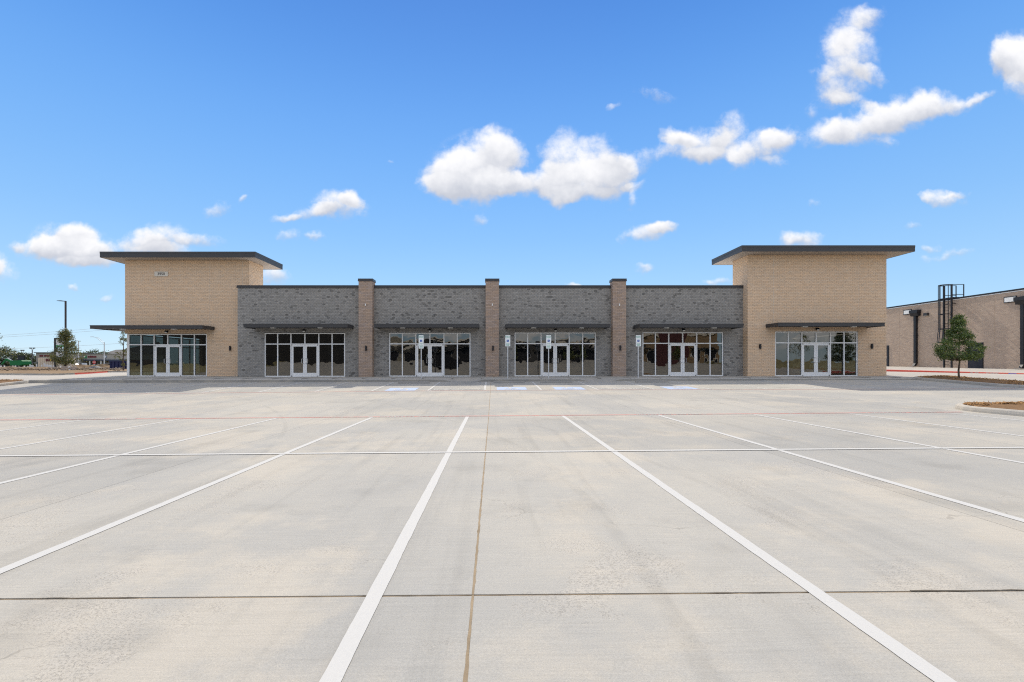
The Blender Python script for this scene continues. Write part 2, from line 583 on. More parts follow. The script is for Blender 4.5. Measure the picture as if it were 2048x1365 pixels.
def sheet(x0, x1, y0, y1, dz=0.0, thick=0.0, zf=G, xs=None, ys=None, bld=None):
    """patch of ground between two x and two y, following the land"""
    b = bld or B()
    xs = xs or cuts(x0, x1, [-45, 0, 45])
    ys = ys or cuts(y0, y1, YB)
    nx, ny = len(xs), len(ys)
    vs_ = [(x, y, zf(x, y) + dz) for y in ys for x in xs]
    fs_ = [(j * nx + i, j * nx + i + 1, (j + 1) * nx + i + 1, (j + 1) * nx + i) for j in range(ny - 1) for i in range(nx - 1)]
    if thick:
        k = len(vs_)
        ring = [i for i in range(nx)] + [j * nx + nx - 1 for j in range(1, ny)] + [(ny - 1) * nx + i for i in range(nx - 2, -1, -1)] + [j * nx for j in range(ny - 2, 0, -1)]
        vs_ += [(vs_[i][0], vs_[i][1], vs_[i][2] - thick) for i in ring]
        n = len(ring)
        fs_ += [(ring[(i + 1) % n], ring[i], k + i, k + (i + 1) % n) for i in range(n)]
    return b.add(vs_, fs_)


# ---------------------------------------------------------------- materials
M = {}
M['lot'] = concrete('lot_concrete', lot=True)
M['walk'] = concrete('walk_concrete', (.37, .35, .315), (.40, .365, .315), (.335, .325, .30), 0.8)
M['kerb'] = concrete('kerb_concrete', (.40, .375, .33), (.44, .40, .34), (.33, .315, .29), 1.3)
M['dark_kerb'] = concrete('dark_kerb_concrete', (.30, .283, .255), (.33, .305, .265), (.25, .238, .218), 1.2)  # darker than the plain kerb concrete, for the walkway's kerb face
M['drive'] = concrete('drive_concrete', (.42, .39, .345), (.44, .40, .345), (.39, .365, .325), 0.7)
UND = (.375, .35, .312)
M['white'] = paint('white_road_paint', (.495, .485, .458), UND, 0.11)
M['faint_white'] = paint('thin_white_paint', (.53, .525, .51), UND, 0.14, 5.0)
M['red'] = paint('red_road_paint', (.475, .24, .205), UND, 0.5, 9.0)
M['red_kerb'] = paint('red_kerb_paint', (.52, .085, .06), UND, 0.10, 4.0)
M['blue'] = paint('blue_road_paint', (.365, .45, .61), UND, 0.4, 6.0)
M['seal'] = mat('joint_sealant', (.27, .205, .13), 0.9, vary=.45, vscale=5, bump=.5)
M['dark_seal'] = mat('dark_joint_filler', (.10, .085, .065), 0.95, vary=.7, vscale=2.2)
M['subbase'] = mat('dark_subbase', (.12, .10, .08), 0.95)
M['dirt'] = mat('bare_dirt', (.235, .165, .10), 0.95, spec=.1, vary=.5, vscale=.5, bump=.8, bscale=6)
M['field'] = mat('dry_field', (.26, .23, .12), 0.95, spec=.1, vary=.4, vscale=.15)
M['mulch'] = mat('mulch_bed', (.19, .115, .06), 0.95, spec=.1, vary=.5, vscale=9, bump=.9, bscale=30)
M['chip'] = mat('wood_chip', (.40, .23, .10), 0.9, spec=.1, vary=.6, vscale=14)
M['tan'] = mat('buff_brick', (.5, .38, .26), 0.85, spec=.15, vary=.08, vscale=25, attr='brick_tone')
M['grey'] = mat('grey_brick', (.15, .15, .15), 0.85, spec=.15, vary=.28, vscale=9, attr='brick_tone')
M['tan_mortar'] = mat('tan_mortar', (.46, .34, .235), 0.95, spec=.05, vary=.1)
M['grey_mortar'] = mat('grey_mortar', (.165, .157, .147), 0.95, spec=.05, vary=.1)
M['brown_mortar'] = mat('brown_mortar', (.24, .185, .145), 0.95, spec=.05, vary=.1)
M['dark_metal'] = mat('charcoal_metal', (.042, .040, .041), 0.45, 0.0, 0.4, vary=.1, vscale=1.5)
M['black_metal'] = mat('black_metal', (.014, .014, .018), 0.45, 0.0, 0.4)
M['cap_metal'] = mat('charcoal_coping', (.042, .040, .042), 0.45, 0.0, 0.35, vary=.1, vscale=2)
M['soffit'] = mat('soffit_panel', (.40, .345, .29), 0.7, vary=.06, vscale=2)
M['alum'] = mat('clear_aluminium', (.80, .79, .775), 0.5, 0.0, 0.3, vary=.05, vscale=4)
M['steel'] = mat('brushed_steel', (.55, .55, .56), 0.25, 0.9)
M['galv'] = mat('galvanised_steel', (.55, .56, .57), 0.5, 0.4, vary=.12, vscale=8)
M['glass'] = glass_mat('storefront_glass')
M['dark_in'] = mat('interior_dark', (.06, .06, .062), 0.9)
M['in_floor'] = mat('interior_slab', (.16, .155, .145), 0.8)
M['stud'] = mat('interior_column', (.22, .22, .215), 0.8)
M['roof'] = mat('white_roof_membrane', (.75, .74, .72), 0.8)
M['lens'] = mat('frosted_lens', (.85, .84, .80), 0.4)
M['plaque'] = mat('limestone_plaque', (.60, .55, .47), 0.8, vary=.05)
M['ink'] = mat('dark_numerals', (.07, .06, .055), 0.6)
M['sign_white'] = mat('sign_white', (.78, .80, .79), 0.5)
M['sign_green'] = mat('sign_green', (.04, .30, .20), 0.5)
M['sign_blue'] = mat('sign_blue', (.02, .10, .42), 0.5)
M['white_plastic'] = mat('white_plastic', (.78, .77, .75), 0.5)
M['stop'] = concrete('wheel_stop_concrete', (.30, .285, .265), (.32, .30, .27), (.26, .25, .235), 0.6)

# ---------------------------------------------------------------- ground
xs = [-3000, -900, -400, -200, -120, -80, -60, -45, -35, -28, -20, -10, 0, 10, 20, 28, 36, 45, 60, 90, 150, 300, 900, 3000]
ys = [-1500, -400, -200, -120, -60, -40, -20, -5, 4, 13.06, 17, 21.8, 24, 27.2, 31, 40, 50, 60, 70, 85, 100, 120, 150, 200, 300, 600, 1500, 4500]
sheet(0, 0, 0, 0, -.10, zf=G, xs=xs, ys=ys).build('ground', M['field'], kind='structure')

lot = sheet(-46, 46, -60, 27.28, -.035, xs=cuts(-46, 46, [-45, 0, 45])).build('parking_lot', M['subbase'], kind='structure')
XJ = [-.125 + 4.57 * k for k in range(-10, 11)]
YJ = [-2.06, 2.81, 7.68, 12.55, 17.42, 22.29, 27.26]
for i in range(len(XJ) - 1):
    for j in range(len(YJ) - 1):
        gx0 = .007 if i == 10 else .003
        gx1 = .007 if i == 9 else .003
        gy0 = .010 if j == 1 else .003
        gy1 = .010 if j == 0 else .003
        y1 = YJ[j + 1] - (gy1 if j < 5 else 0)
        sheet(XJ[i] + gx0, XJ[i + 1] - gx1, YJ[j] + gy0, y1, 0, .05,
              xs=cuts(XJ[i] + gx0, XJ[i + 1] - gx1, [-45, 0, 45])).build('slab', M['lot'], lot)
sheet(-46, 46, -60, -2.063, 0).build('rear_paving', M['lot'], lot)


def ragged(pts, w0, w1, dz, m, name, along, seed, step=.07):
    """sealant squeezed out of a joint: a strip with an uneven edge"""
    r = random.Random(seed)
    b = B()
    a, c, q = pts
    n = max(2, int((c - a) / step))
    vs_, fs_ = [], []
    for i in range(n + 1):
        t = a + (c - a) * i / n
        wl, wr = w0 + (w1 - w0) * r.random() ** 2, w0 + (w1 - w0) * r.random() ** 2
        for s_ in (-wl, wr):
            X, Y = (q + s_, t) if along == 'y' else (t, q + s_)
            vs_.append((X, Y, G(X, Y) + dz))
    fs_ = [(2 * i, 2 * i + 1, 2 * i + 3, 2 * i + 2) if along == 'y' else (2 * i, 2 * i + 2, 2 * i + 3, 2 * i + 1) for i in range(n)]
    return b.add(vs_, fs_).build(name, m, lot)


ragged((-2.06, 27.2, -.125), .006, .013, .0015, M['seal'], 'joint_sealant', 'y', 1)
ragged((-12, 16, 2.81), .005, .011, -.004, M['seal'], 'joint_sealant', 'x', 2)
ragged((-6, -2.2, 2.815), .001, .009, .0015, M['dark_seal'], 'joint_sealant', 'x', 3)
ragged((-1.3, 2.6, 2.812), .000, .008, .0015, M['dark_seal'], 'joint_sealant', 'x', 4)
ragged((2.6, 9, 2.818), .002, .011, .0015, M['dark_seal'], 'joint_sealant', 'x', 5)
for q, sd in ((-4.695, 11), (4.445, 12), (9.015, 13), (-9.265, 14)):
    ragged((0, 27.2, q), .002, .0055, -.004, M['seal'], 'joint_sealant', 'y', sd, .2)
for q, sd in ((7.68, 21), (12.55, 22), (17.42, 23), (22.29, 24)):
    ragged((-40, 40, q), .002, .006, -.004, M['dark_seal'], 'joint_sealant', 'x', sd, .3)


def stripe(x0, x1, y0, y1, m, name, dz=.004):
    return sheet(x0, x1, y0, y1, dz).build(name, m, lot)


def rough_stripe(xc, hw, y0, y1, m, seed, dz=.004, step=.06):
    """sprayed line with a slightly unsteady edge"""
    r = random.Random(seed)
    ys_ = cuts(y0, y1, YB, step)
    vs_ = []
    wl = wr = 0.0
    for y in ys_:
        wl = .7 * wl + r.gauss(0, .0012)
        wr = .7 * wr + r.gauss(0, .0012)
        for X in (xc - hw + wl, xc + hw + wr):
            vs_.append((X, y, G(X, y) + dz))
    return B().add(vs_, [(2 * i, 2 * i + 1, 2 * i + 3, 2 * i + 2) for i in range(len(ys_) - 1)]).build('parking_stripe', m, lot)


for k in range(-13, 6):
    x = -.736 + 2.742 * k
    rough_stripe(x, .05, .2, 13.02, M['white'], 300 + k, step=.06 if abs(k) < 4 else .3)
stripe(-37, 13.9, 7.49, 7.59, M['white'], 'parking_stripe', .008)
FX = [-.41 + 2.75 * k for k in range(-9, 10)]
for k, x in zip(range(-9, 10), FX):
    stripe(x - .05, x + .05, 21.95, 27.1, M['white'] if -3 <= k <= 5 else M['faint_white'], 'parking_stripe')
stripe(-40, 13.6, 13.07, 13.20, M['red'], 'fire_lane_stripe', .0045)
stripe(-40, 25.2, 21.72, 21.84, M['red'], 'fire_lane_stripe', .0045)


def ground_text(body, size, x, y, flip, m, dz=.009, bold=.0, sy=1.0):
    vs_, fs_ = text_polys(body, size, 'CENTER', bold)
    s_ = -1 if flip else 1
    b = B().add([(x + s_ * q[0], y + s_ * q[1] * sy, G(x + s_ * q[0], y + s_ * q[1] * sy) + dz) for q in vs_], fs_)
    return b.build('lettering', m, lot)


for xx in (-2.35, 5.1, 11.9, -11.3, -20.5):
    ground_text('FIRE LANE   NO PARKING', .165, xx, 13.135, True, M['white'], .010, .003)
for xx in (-16.5, 11.2, 21.0):
    ground_text('FIRE LANE   NO PARKING', .15, xx, 21.78, False, M['white'], .010, .003)


def isa(scale):
    """the wheelchair symbol as flat polygons round the origin, about one unit across"""
    b = B()

    def seg(p, q, w):
        p, q = Vector((p[0], p[1])), Vector((q[0], q[1]))
        d = (q - p).normalized() * (w / 2)
        n = Vector((-d.y, d.x))
        b.add([(*(p - d + n), 0), (*(p - d - n), 0), (*(q + d - n), 0), (*(q + d + n), 0)], [(0, 1, 2, 3)])
    n = 12
    b.add([(-.06 + .075 * math.cos(2 * math.pi * i / n), .40 + .075 * math.sin(2 * math.pi * i / n), 0) for i in range(n)], [tuple(range(n))])
    seg((-.06, .28), (-.04, -.02), .10)
    seg((-.05, .12), (.15, .12), .07)
    seg((-.04, -.03), (.16, -.03), .08)
    seg((.17, -.03), (.27, -.33), .08)
    seg((.27, -.34), (.35, -.31), .07)
    arc = [(-.03 + .25 * math.cos(t), -.17 + .25 * math.sin(t)) for t in [R(115 + 230 * i / 12) for i in range(13)]]
    for p, q in zip(arc, arc[1:]):
        seg(p, q, .065)
    return [(q[0] * scale, q[1] * scale, 0) for q in b.v], b.f


iv, ifc = isa(1.25)
for k, (xc, ok) in enumerate(((-4.56, 1), (.93, 1), (3.80, 1), (9.35, 1))):
    sq = sheet(xc - .74, xc + .74, 22.0, 23.45, .0045).build('accessible_symbol', M['blue'], lot)
    B().add([(q[0] + xc, q[1] + 22.72, G(q[0] + xc, q[1] + 22.72) + .009) for q in iv], ifc).build('wheelchair_mark', M['white'], sq)
for x0, x1 in ((FX[8], FX[9]), (FX[11], FX[12])):
    n = 8
    for i in range(n):
        y0 = 22.05 + i * .62
        b = B()
        yy1 = min(y0 + .55, 27.0)
        vs_ = []
        xa, xb = x0 + .05, x1 - .05
        for (X, Y) in ((xa, y0), (xb, yy1), (xb, min(yy1 + .09, 27.1)), (xa, y0 + .09)):
            vs_.append((X, Y, G(X, Y) + .006))
        # two triangles would leave the land between the cross breaks: follow it in short steps
        st = 12
        vs_ = []
        for j in range(st + 1):
            X = lerp(xa, xb, j / st)
            Y = lerp(y0, yy1, j / st)
            for d in (0, .09):
                vs_.append((X, Y + d, G(X, Y + d) + .006))
        b.add(vs_, [(2 * j, 2 * j + 2, 2 * j + 3, 2 * j + 1) for j in range(st)])
        b.build('hatch_stripe', M['faint_white'], lot)
    stripe(x0 + .05, x1 - .05, 21.95, 22.04, M['white'], 'hatch_stripe', .006)
    ground_text('NO PARKING', .46, (x0 + x1) / 2, 22.42, False, M['white'], .011, .012, 1.0)

# ---------------------------------------------------------------- walkway along the shop fronts
walk = B()
WX = [-28.0, -3.05, -2.35, -1.15, -.55, 5.2, 5.9, 7.1, 7.75, 26.6]
def kerb_drop(X):
    """1 where the kerb ramps dip to the lot"""
    for a, b in ((-3.05, -.55), (5.2, 7.75)):
        if a < X < b:
            return min(1.0, (X - a) / .55, (b - X) / .55)
    return 0.0
walkway = B()
xs = sorted(set([-28.0 + i * 1.82 for i in range(31)] + WX + [-2.5, -1.1, 5.75, 7.2]))
xs = [x for x in xs if x <= 28.4]
rows = [27.28, 27.36, 28.6, 30.0, 31.9, 34.0]
vs_ = []
for j, y in enumerate(rows):
    for x in xs:
        z = wz(x, y)
        d = kerb_drop(x) * max(0.0, 1 - (y - 27.28) / 1.4)
        z = lerp(z, G(x, min(y, 27.28)) + .012, d) if d > 0 else z
        if j == 0:
            z -= .03 * (1 - d)
        vs_.append((x, y, z))
n = len(xs)
fs_ = [(j * n + i, j * n + i + 1, (j + 1) * n + i + 1, (j + 1) * n + i) for j in range(len(rows) - 1) for i in range(n - 1)]
k = len(vs_)
vs_ += [(x, 27.27, G(x, 27.2) - .05) for x in xs]
fs_ += [(k + i, k + i + 1, i + 1, i) for i in range(n - 1)]
walkway.add(vs_, fs_)
walk_o = walkway.build('walkway', M['walk'], kind='structure')
kf = B()
for a, c in zip(xs, xs[1:]):
    za = [lerp(wz(x, 27.28) - .032, G(x, 27.2) + .010, kerb_drop(x)) for x in (a, c)]
    kf.quad((a, 27.262, G(a, 27.2) - .04), (c, 27.262, G(c, 27.2) - .04), (c, 27.270, za[1]), (a, 27.270, za[0]))
kf.build('kerb_face', M['dark_kerb'], walk_o)
for x in [-28.0 + i * 1.82 for i in range(1, 31)]:
    if x < 28:
        B().box(x - .004, x + .004, 27.5, 31.8, wz(x, 29) + .002 - .03, wz(x, 29) + .004 - .0).build('walk_joint', M['dark_seal'], walk_o)

# ---------------------------------------------------------------- drives on either side, dirt and kerb on the left
d = B()
sheet(-120, -28.0, 20, 70, .02, bld=d, xs=[-120, -80, -45, -36, -28.0], ys=cuts(20, 70, YB))
sheet(-28.0, -20, 31.9, 70, .02, bld=d, xs=[-28.0, -24, -20], ys=cuts(31.9, 70, YB))
d.build('side_drive', M['drive'], kind='structure')
d = B()
xs = [26.6, 30, 33, 37]
ys = [20.2, 21.8, 27.2, 31, 38, 46, 54, 70]
sheet(0, 0, 0, 0, .02, xs=xs, ys=ys, bld=d)
d.build('delivery_drive', M['drive'], kind='structure')
# raised apron in front of the neighbouring building
ap = B()
def apz(X, Y):
    zc = .70 + .0095 * (Y - 30.7)
    zw = .93 + .011 * (Y - 37.5)
    return lerp(zc, zw, min(1.0, max(0.0, (X - 37.0) / 6.9)))
xs = [37.0, 37.16, 40, 44.2]
ys = [10, 20, 28, 34, 40, 46, 52, 60, 75]
vs_ = [(x, y, apz(x, y) - (.02 if i == 0 else 0)) for y in ys for i, x in enumerate(xs)]
n = len(xs)
fs_ = [(j * n + i, j * n + i + 1, (j + 1) * n + i + 1, (j + 1) * n + i) for j in range(len(ys) - 1) for i in range(n - 1)]
ap.add(vs_, fs_)
apron = ap.build('apron', M['drive'], kind='structure')
kb = B()
for a, b_ in zip(ys, ys[1:]):
    kb.quad((36.97, b_, G(36.9, b_) + .0), (36.97, a, G(36.9, a) + .0), (36.985, a, apz(37, a) - .012), (36.985, b_, apz(37, b_) - .012))
    kb.quad((36.985, b_, apz(37, b_) - .012), (36.985, a, apz(37, a) - .012), (37.13, a, apz(37.16, a) + .004), (37.13, b_, apz(37.16, b_) + .004))
kb.build('kerb_face', M['red_kerb'], apron)


def kerb_text(body, y, size):
    vs_, fs_ = text_polys(body, size, 'CENTER', .004)
    b = B().add([(36.955, y - q[0], (G(36.9, y) + apz(37, y)) / 2 + q[1]) for q in vs_], fs_)
    b.build('lettering', M['white'], apron)


for yy in (34.75, 44.6):
    kerb_text('FIRE LANE', yy, .135)
    kerb_text('NO PARKING', yy - 1.25, .135)
b_ = B().box(36.955, 36.965, 31.95, 32.45, G(36.9, 32.2) + .01, apz(37, 32.2) - .015)
b_.build('kerb_marker', mat('blue_marker', (.06, .22, .55), .6), apron)

# kerb of the building site on the left, from the camera's left round the corner to the back
KP = [(-260, 748.5), (-120, 749.5), (0, 750), (60, 750.6), (100, 750.8), (130, 750.2), (150, 749.4), (170, 748.2), (190, 746.8), (205, 745.7), (216, 745.0), (235, 744.8), (262, 744.8), (300, 744.6), (420, 744)]
def kerb_pt(x, y):
    Y = F * (HC - .44) / (y - CY)
    return Vector(((x - CX) * Y / F, Y, 0))
kp = [kerb_pt(*p) for p in KP]
for p in kp:
    p.z = G(p.x, p.y) + .02
site = B()
fr = [1.0, 1.006, 1.03, 1.07, 1.12, 1.2, 1.3, 1.42, 1.6, 1.9, 2.4, 3.2]
nr = random.Random(5)
vs_ = []
for j, f_ in enumerate(fr):
    for i, p in enumerate(kp):
        X, Y = p.x * f_, p.y * f_
        hgt = .14 if j < 2 else .14 - min(1, (j - 1) / 4) * .14 + .16 * nr.random()
        vs_.append((X, Y, (min(p.z, G(X, Y) + .12) if Y > 60 else p.z) + hgt))
n = len(kp)
fs_ = [(j * n + i, j * n + i + 1, (j + 1) * n + i + 1, (j + 1) * n + i) for j in range(len(fr) - 1) for i in range(n - 1)]
site.add(vs_, fs_)
site_o = site.build('building_site_dirt', M['dirt'], kind='structure')


def kerb_run(pts, name, m, parent, h=.15, w=.17, dx=None):
    """kerb with a sloped, rounded face along a polyline; the inside lies to the left of travel"""
    b = B()
    prof = [(0.0, -.06), (.012, .05), (.03, h * .75), (.06, h * .95), (.10, h), (w, h), (w, -.02)]
    vs_, n_ = [], len(prof)
    for i, p in enumerate(pts):
        a = pts[max(0, i - 1)]
        c = pts[min(len(pts) - 1, i + 1)]
        d = Vector((c[0] - a[0], c[1] - a[1], 0)).normalized()
        nrm = Vector((-d.y, d.x, 0))
        for q in prof:
            vs_.append((p[0] + nrm.x * q[0], p[1] + nrm.y * q[0], p[2] + q[1]))
    fs_ = [(i * n_ + j, (i + 1) * n_ + j, (i + 1) * n_ + j + 1, i * n_ + j + 1) for i in range(len(pts) - 1) for j in range(n_ - 1)]
    return b.add(vs_, fs_).build(name, m, parent, smooth=False)


kerb_run([(p.x, p.y, p.z) for p in kp[:7]], 'kerb', M['kerb'], site_o)
kerb_run([(p.x, p.y, p.z) for p in kp[6:11]], 'kerb', M['red_kerb'], site_o)
kerb_run([(p.x, p.y, p.z) for p in kp[10:]], 'kerb', M['kerb'], site_o)


def island(outline, label, red=None, seed=3, chips=900):
    """kerbed planting bed: outline runs anticlockwise seen from above"""
    c = Vector((sum(p[0] for p in outline) / len(outline), sum(p[1] for p in outline) / len(outline), 0))
    root = bpy.data.objects.new('planting_island', None)
    COL.objects.link(root)
    root.location = (c.x, c.y, G(c.x, c.y))
    root['kind'] = 'structure'
    pts = [(x, y, G(x, y)) for x, y in outline]
    closed = pts + [pts[0]]
    runs = [(0, len(closed), M['kerb'])]
    if red:
        runs = [(0, red[0] + 1, M['kerb']), (red[0], red[1] + 1, M['red_kerb']), (red[1], len(closed), M['kerb'])]
    for a, b_, m in runs:
        kerb_run(closed[a:b_], 'kerb', m, root)
    r = random.Random(seed)
    # bed: rings shrinking to the middle, heaped a little
    n = len(pts)
    vs_, fs_ = [], []
    rings = [(.16, .115), (.35, .16), (.7, .19), (1.1, .22)]
    inner = []
    for d_, hz in rings:
        for i, p in enumerate(pts):
            a, q = pts[i - 1], pts[(i + 1) % n]
            dd = Vector((q[0] - a[0], q[1] - a[1], 0)).normalized()
            nrm = Vector((-dd.y, dd.x, 0))
            X, Y = p[0] + nrm.x * d_, p[1] + nrm.y * d_
            vs_.append((X, Y, G(X, Y) + hz + r.uniform(-.012, .02)))
    for k_ in range(len(rings) - 1):
        for i in range(n):
            j = (i + 1) % n
            fs_.append((k_ * n + i, k_ * n + j, (k_ + 1) * n + j, (k_ + 1) * n + i))
    fs_.append(tuple(range((len(rings) - 1) * n, len(rings) * n)))
    bed = B().add(vs_, fs_).build('mulch', M['mulch'], root, kind='stuff')
    # loose chips
    b = B()
    for _ in range(chips):
        if r.random() < .6:
            f = r.choice(fs_[:-1])
            w_ = [r.random() for _ in range(4)]
            s_ = sum(w_)
            p = sum((Vector(vs_[f[i]]) * (w_[i] / s_) for i in range(4)), Vector())
        else:
            q1, q2 = Vector(vs_[r.choice(fs_[-1])]), Vector(vs_[r.choice(fs_[-1])])
            p = q1.lerp(q2, r.random())
        a = Vector((r.uniform(-1, 1), r.uniform(-1, 1), r.uniform(-.35, .5))).normalized() * r.uniform(.02, .075)
        w = a.cross(Vector((r.uniform(-.5, .5), r.uniform(-.5, .5), 1))).normalized() * r.uniform(.006, .016)
        p.z += r.uniform(0, .03)
        b.add([p - a - w, p + a - w, p + a + w, p - a + w, p + Vector((0, 0, .014))], [(0, 1, 4), (1, 2, 4), (2, 3, 4), (3, 0, 4)])
    b.build('mulch_chips', M['chip'], root, kind='stuff')
    return root


def rounded(x0, x1, y0, y1, r, n=7):
    pts = []
    for cx_, cy_, a0 in ((x1 - r, y0 + r, -90), (x1 - r, y1 - r, 0), (x0 + r, y1 - r, 90), (x0 + r, y0 + r, 180)):
        for i in range(n):
            t = R(a0 + 90 * i / (n - 1))
            pts.append((cx_ + r * math.cos(t), cy_ + r * math.sin(t)))
    return pts


island(rounded(13.95, 17.2, 3.0, 14.35, 1.15), 'near', chips=2600, seed=4)
island(rounded(25.45, 28.6, 21.75, 28.3, 1.45), 'far', red=(25, 28), chips=1400, seed=5)
island(rounded(-31.2, -28.05, 21.9, 27.9, 1.0), 'left', chips=900, seed=6)

# ---------------------------------------------------------------- brickwork
def tan_tone(r):
    k = r.gauss(1.0, .028)
    w = r.uniform(-.02, .02)
    return ((.65 + w) * k, (.475) * k, (.325 - w * .6) * k)


def grey_tone(r):
    if r.random() < .09:
        k = r.uniform(.5, .8)
    else:
        k = r.gauss(1.0, .06)
    return (.292 * k, .276 * k, .255 * k)


def brown_tone(r):
    k = r.gauss(1.0, .06)
    w = r.uniform(-.015, .015)
    return ((.38 + w) * k, .285 * k, (.225 - w) * k)


class Bricks:
    L, H, J, D = .305, .1016, .010, .012

    def __init__(s, tone, seed):
        if tone is grey_tone:
            s.L = .203
        s.v, s.f, s.c, s.tone, s.r, s.n = [], [], [], tone, random.Random(seed), 0

    def face(s, o, ux, n, width, z0, z1, holes=(), zbase=.4, soldier=None):
        """courses on a wall face: o = start (x, y), ux = unit step along, n = outward normal; holes = (u0, u1, z0, z1)"""
        H, L, J, D = s.H, s.L, s.J, s.D
        k0 = int(math.floor((z0 - zbase) / H))
        k1 = int(math.ceil((z1 - zbase) / H))
        for k in range(k0, k1):
            a, b = max(z0, zbase + k * H + J / 2), min(z1, zbase + (k + 1) * H - J / 2)
            if b - a < .015:
                continue
            spans = [(0.0, width)]
            for (h0, h1, hz0, hz1) in holes:
                if b > hz0 + .01 and a < hz1 - .01:
                    if a < hz0:
                        pass
                    nw = []
                    for (p, q) in spans:
                        if h1 <= p or h0 >= q:
                            nw.append((p, q))
                        else:
                            if h0 > p:
                                nw.append((p, h0))
                            if h1 < q:
                                nw.append((h1, q))
                    spans = nw
            off = (L / 2 if k % 2 else 0.0)
            for (p, q) in spans:
                i0 = int(math.floor((p - off) / L))
                i1 = int(math.ceil((q - off) / L))
                for i in range(i0, i1):
                    c, d = max(p, off + i * L + J / 2), min(q, off + (i + 1) * L - J / 2)
                    if d - c < .02:
                        continue
                    s.brick(o, ux, n, c, d, a, b)

    def brick(s, o, ux, n, c, d, a, b):
        D = s.D * s.r.uniform(.8, 1.15)
        k = len(s.v)
        for out in (0.0, D):
            for (uu, zz) in ((c, a), (d, a), (d, b), (c, b)):
                s.v.append((o[0] + ux[0] * uu + n[0] * out, o[1] + ux[1] * uu + n[1] * out, zz))
        flip = (ux[0] * n[1] - ux[1] * n[0]) > 0
        q = [(4, 5, 6, 7), (0, 1, 5, 4), (1, 2, 6, 5), (2, 3, 7, 6), (3, 0, 4, 7)]
        for f in q:
            f = f[::-1] if flip else f
            s.f.append(tuple(k + i for i in f))
        t = s.tone(s.r)
        s.c += [(*t, 1)] * 8

    def build(s, name, m, parent):
        me = bpy.data.meshes.new(name)
        me.from_pydata(s.v, [], s.f)
        me.materials.append(m)
        at = me.attributes.new('brick_tone', 'FLOAT_COLOR', 'POINT')
        at.data.foreach_set('color', np.array(s.c, dtype=np.float32).ravel())
        me.update()
        return put(name, me, parent, kind='stuff')


# ---------------------------------------------------------------- the shop building
YG, YP, YL, YR = 30.86, 30.44, 31.83, 30.30            # grey front, piers, left tower, right tower
shop = thing('retail_building', (0, YG, .5), 'single-storey brick shop building with two taller tan end towers', 'building')
ZPAR = 6.58
SF = [  # storefronts: x0, x1, front plane, kind
    (-25.69, -20.14, YL, 'tan'), (-15.60, -10.10, YG, 'grey'), (-7.09, -1.53, YG, 'grey'), (1.47, 7.02, YG, 'grey'), (10.20, 15.72, YG, 'grey'), (18.90, 24.44, YR, 'tan')]
SFH = 3.0


def sf_z(s_):
    return wz((s_[0] + s_[1]) / 2, s_[2]) - .012


def wall_with_hole(x0, x1, y, th, z0, z1, hole):
    b = B()
    h0, h1, hz = hole
    if h0 > x0:
        b.box(x0, h0, y, y + th, z0, z1)
    if h1 < x1:
        b.box(h1, x1, y, y + th, z0, z1)
    b.box(max(h0, x0), min(h1, x1), y, y + th, hz, z1)
    return b


# grey walls between the piers
GX = [(-17.42, -9.05), (-8.11, -.50), (.40, 8.05), (8.96, 17.05)]
for (x0, x1), s_ in zip(GX, SF[1:5]):
    zt = sf_z(s_) + SFH
    g = wall_with_hole(x0, x1, YG + .012, .25, .30, ZPAR, (s_[0] - .015, s_[1] + .015, zt + .015)).build('grey_wall', M['grey_mortar'], shop)
    br = Bricks(grey_tone, int(x0 * 10) + 900)
    br.face((x0, YG + .012), (1, 0), (0, -1), x1 - x0, .36, ZPAR, [(s_[0] - x0 - .012, s_[1] - x0 + .012, 0, zt + .012)])
    br.build('grey_bricks', M['grey'], g)
    # the coping with its drip edge
    c = B()
    c.box(x0 - (.04 if x0 < -17 else -.003), x1 - .003, YG - .045, YG + .30, ZPAR - .002, ZPAR + .15)
    c.box(x0 - (.05 if x0 < -17 else -.004), x1 - .004, YG - .06, YG - .044, ZPAR - .03, ZPAR + .04)
    c.build('parapet_coping', M['cap_metal'], shop)
# the left end return of the grey wall
B().box(-17.42, -17.17, YG + .263, YL + .4, .30, ZPAR).build('return_wall', M['grey_mortar'], shop)

# brick piers
for px0, px1 in ((-9.05, -8.11), (-.50, .40), (8.05, 8.96)):
    ZP = 6.97
    p = B().box(px0 + .012, px1 - .012, YP + .012, YP + .72, .30, ZP).build('pier', M['brown_mortar'], shop)
    br = Bricks(brown_tone, int(px0 * 7) + 50)
    br.face((px0 + .012, YP + .012), (1, 0), (0, -1), px1 - px0 - .024, .36, ZP)
    br.face((px0 + .012, YP + .012), (0, 1), (-1, 0), .70, .36, ZP)
    br.face((px1 - .012, YP + .012), (0, 1), (1, 0), .70, .36, ZP)
    br.build('pier_bricks', M['tan'], p)
    c = B().box(px0 - .03, px1 + .03, YP - .03, YP + .76, ZP, ZP + .14)
    c.box(px0 - .038, px1 + .038, YP - .038, YP + .768, ZP - .03, ZP + .03)
    c.build('pier_cap', M['cap_metal'], shop)
    xm = (px0 + px1) / 2
    B().tube((xm, YP - .03, 5.27), (xm + .01, YP - .03, 5.42), .03, n=8).build('conduit_stub', M['lens'], shop)

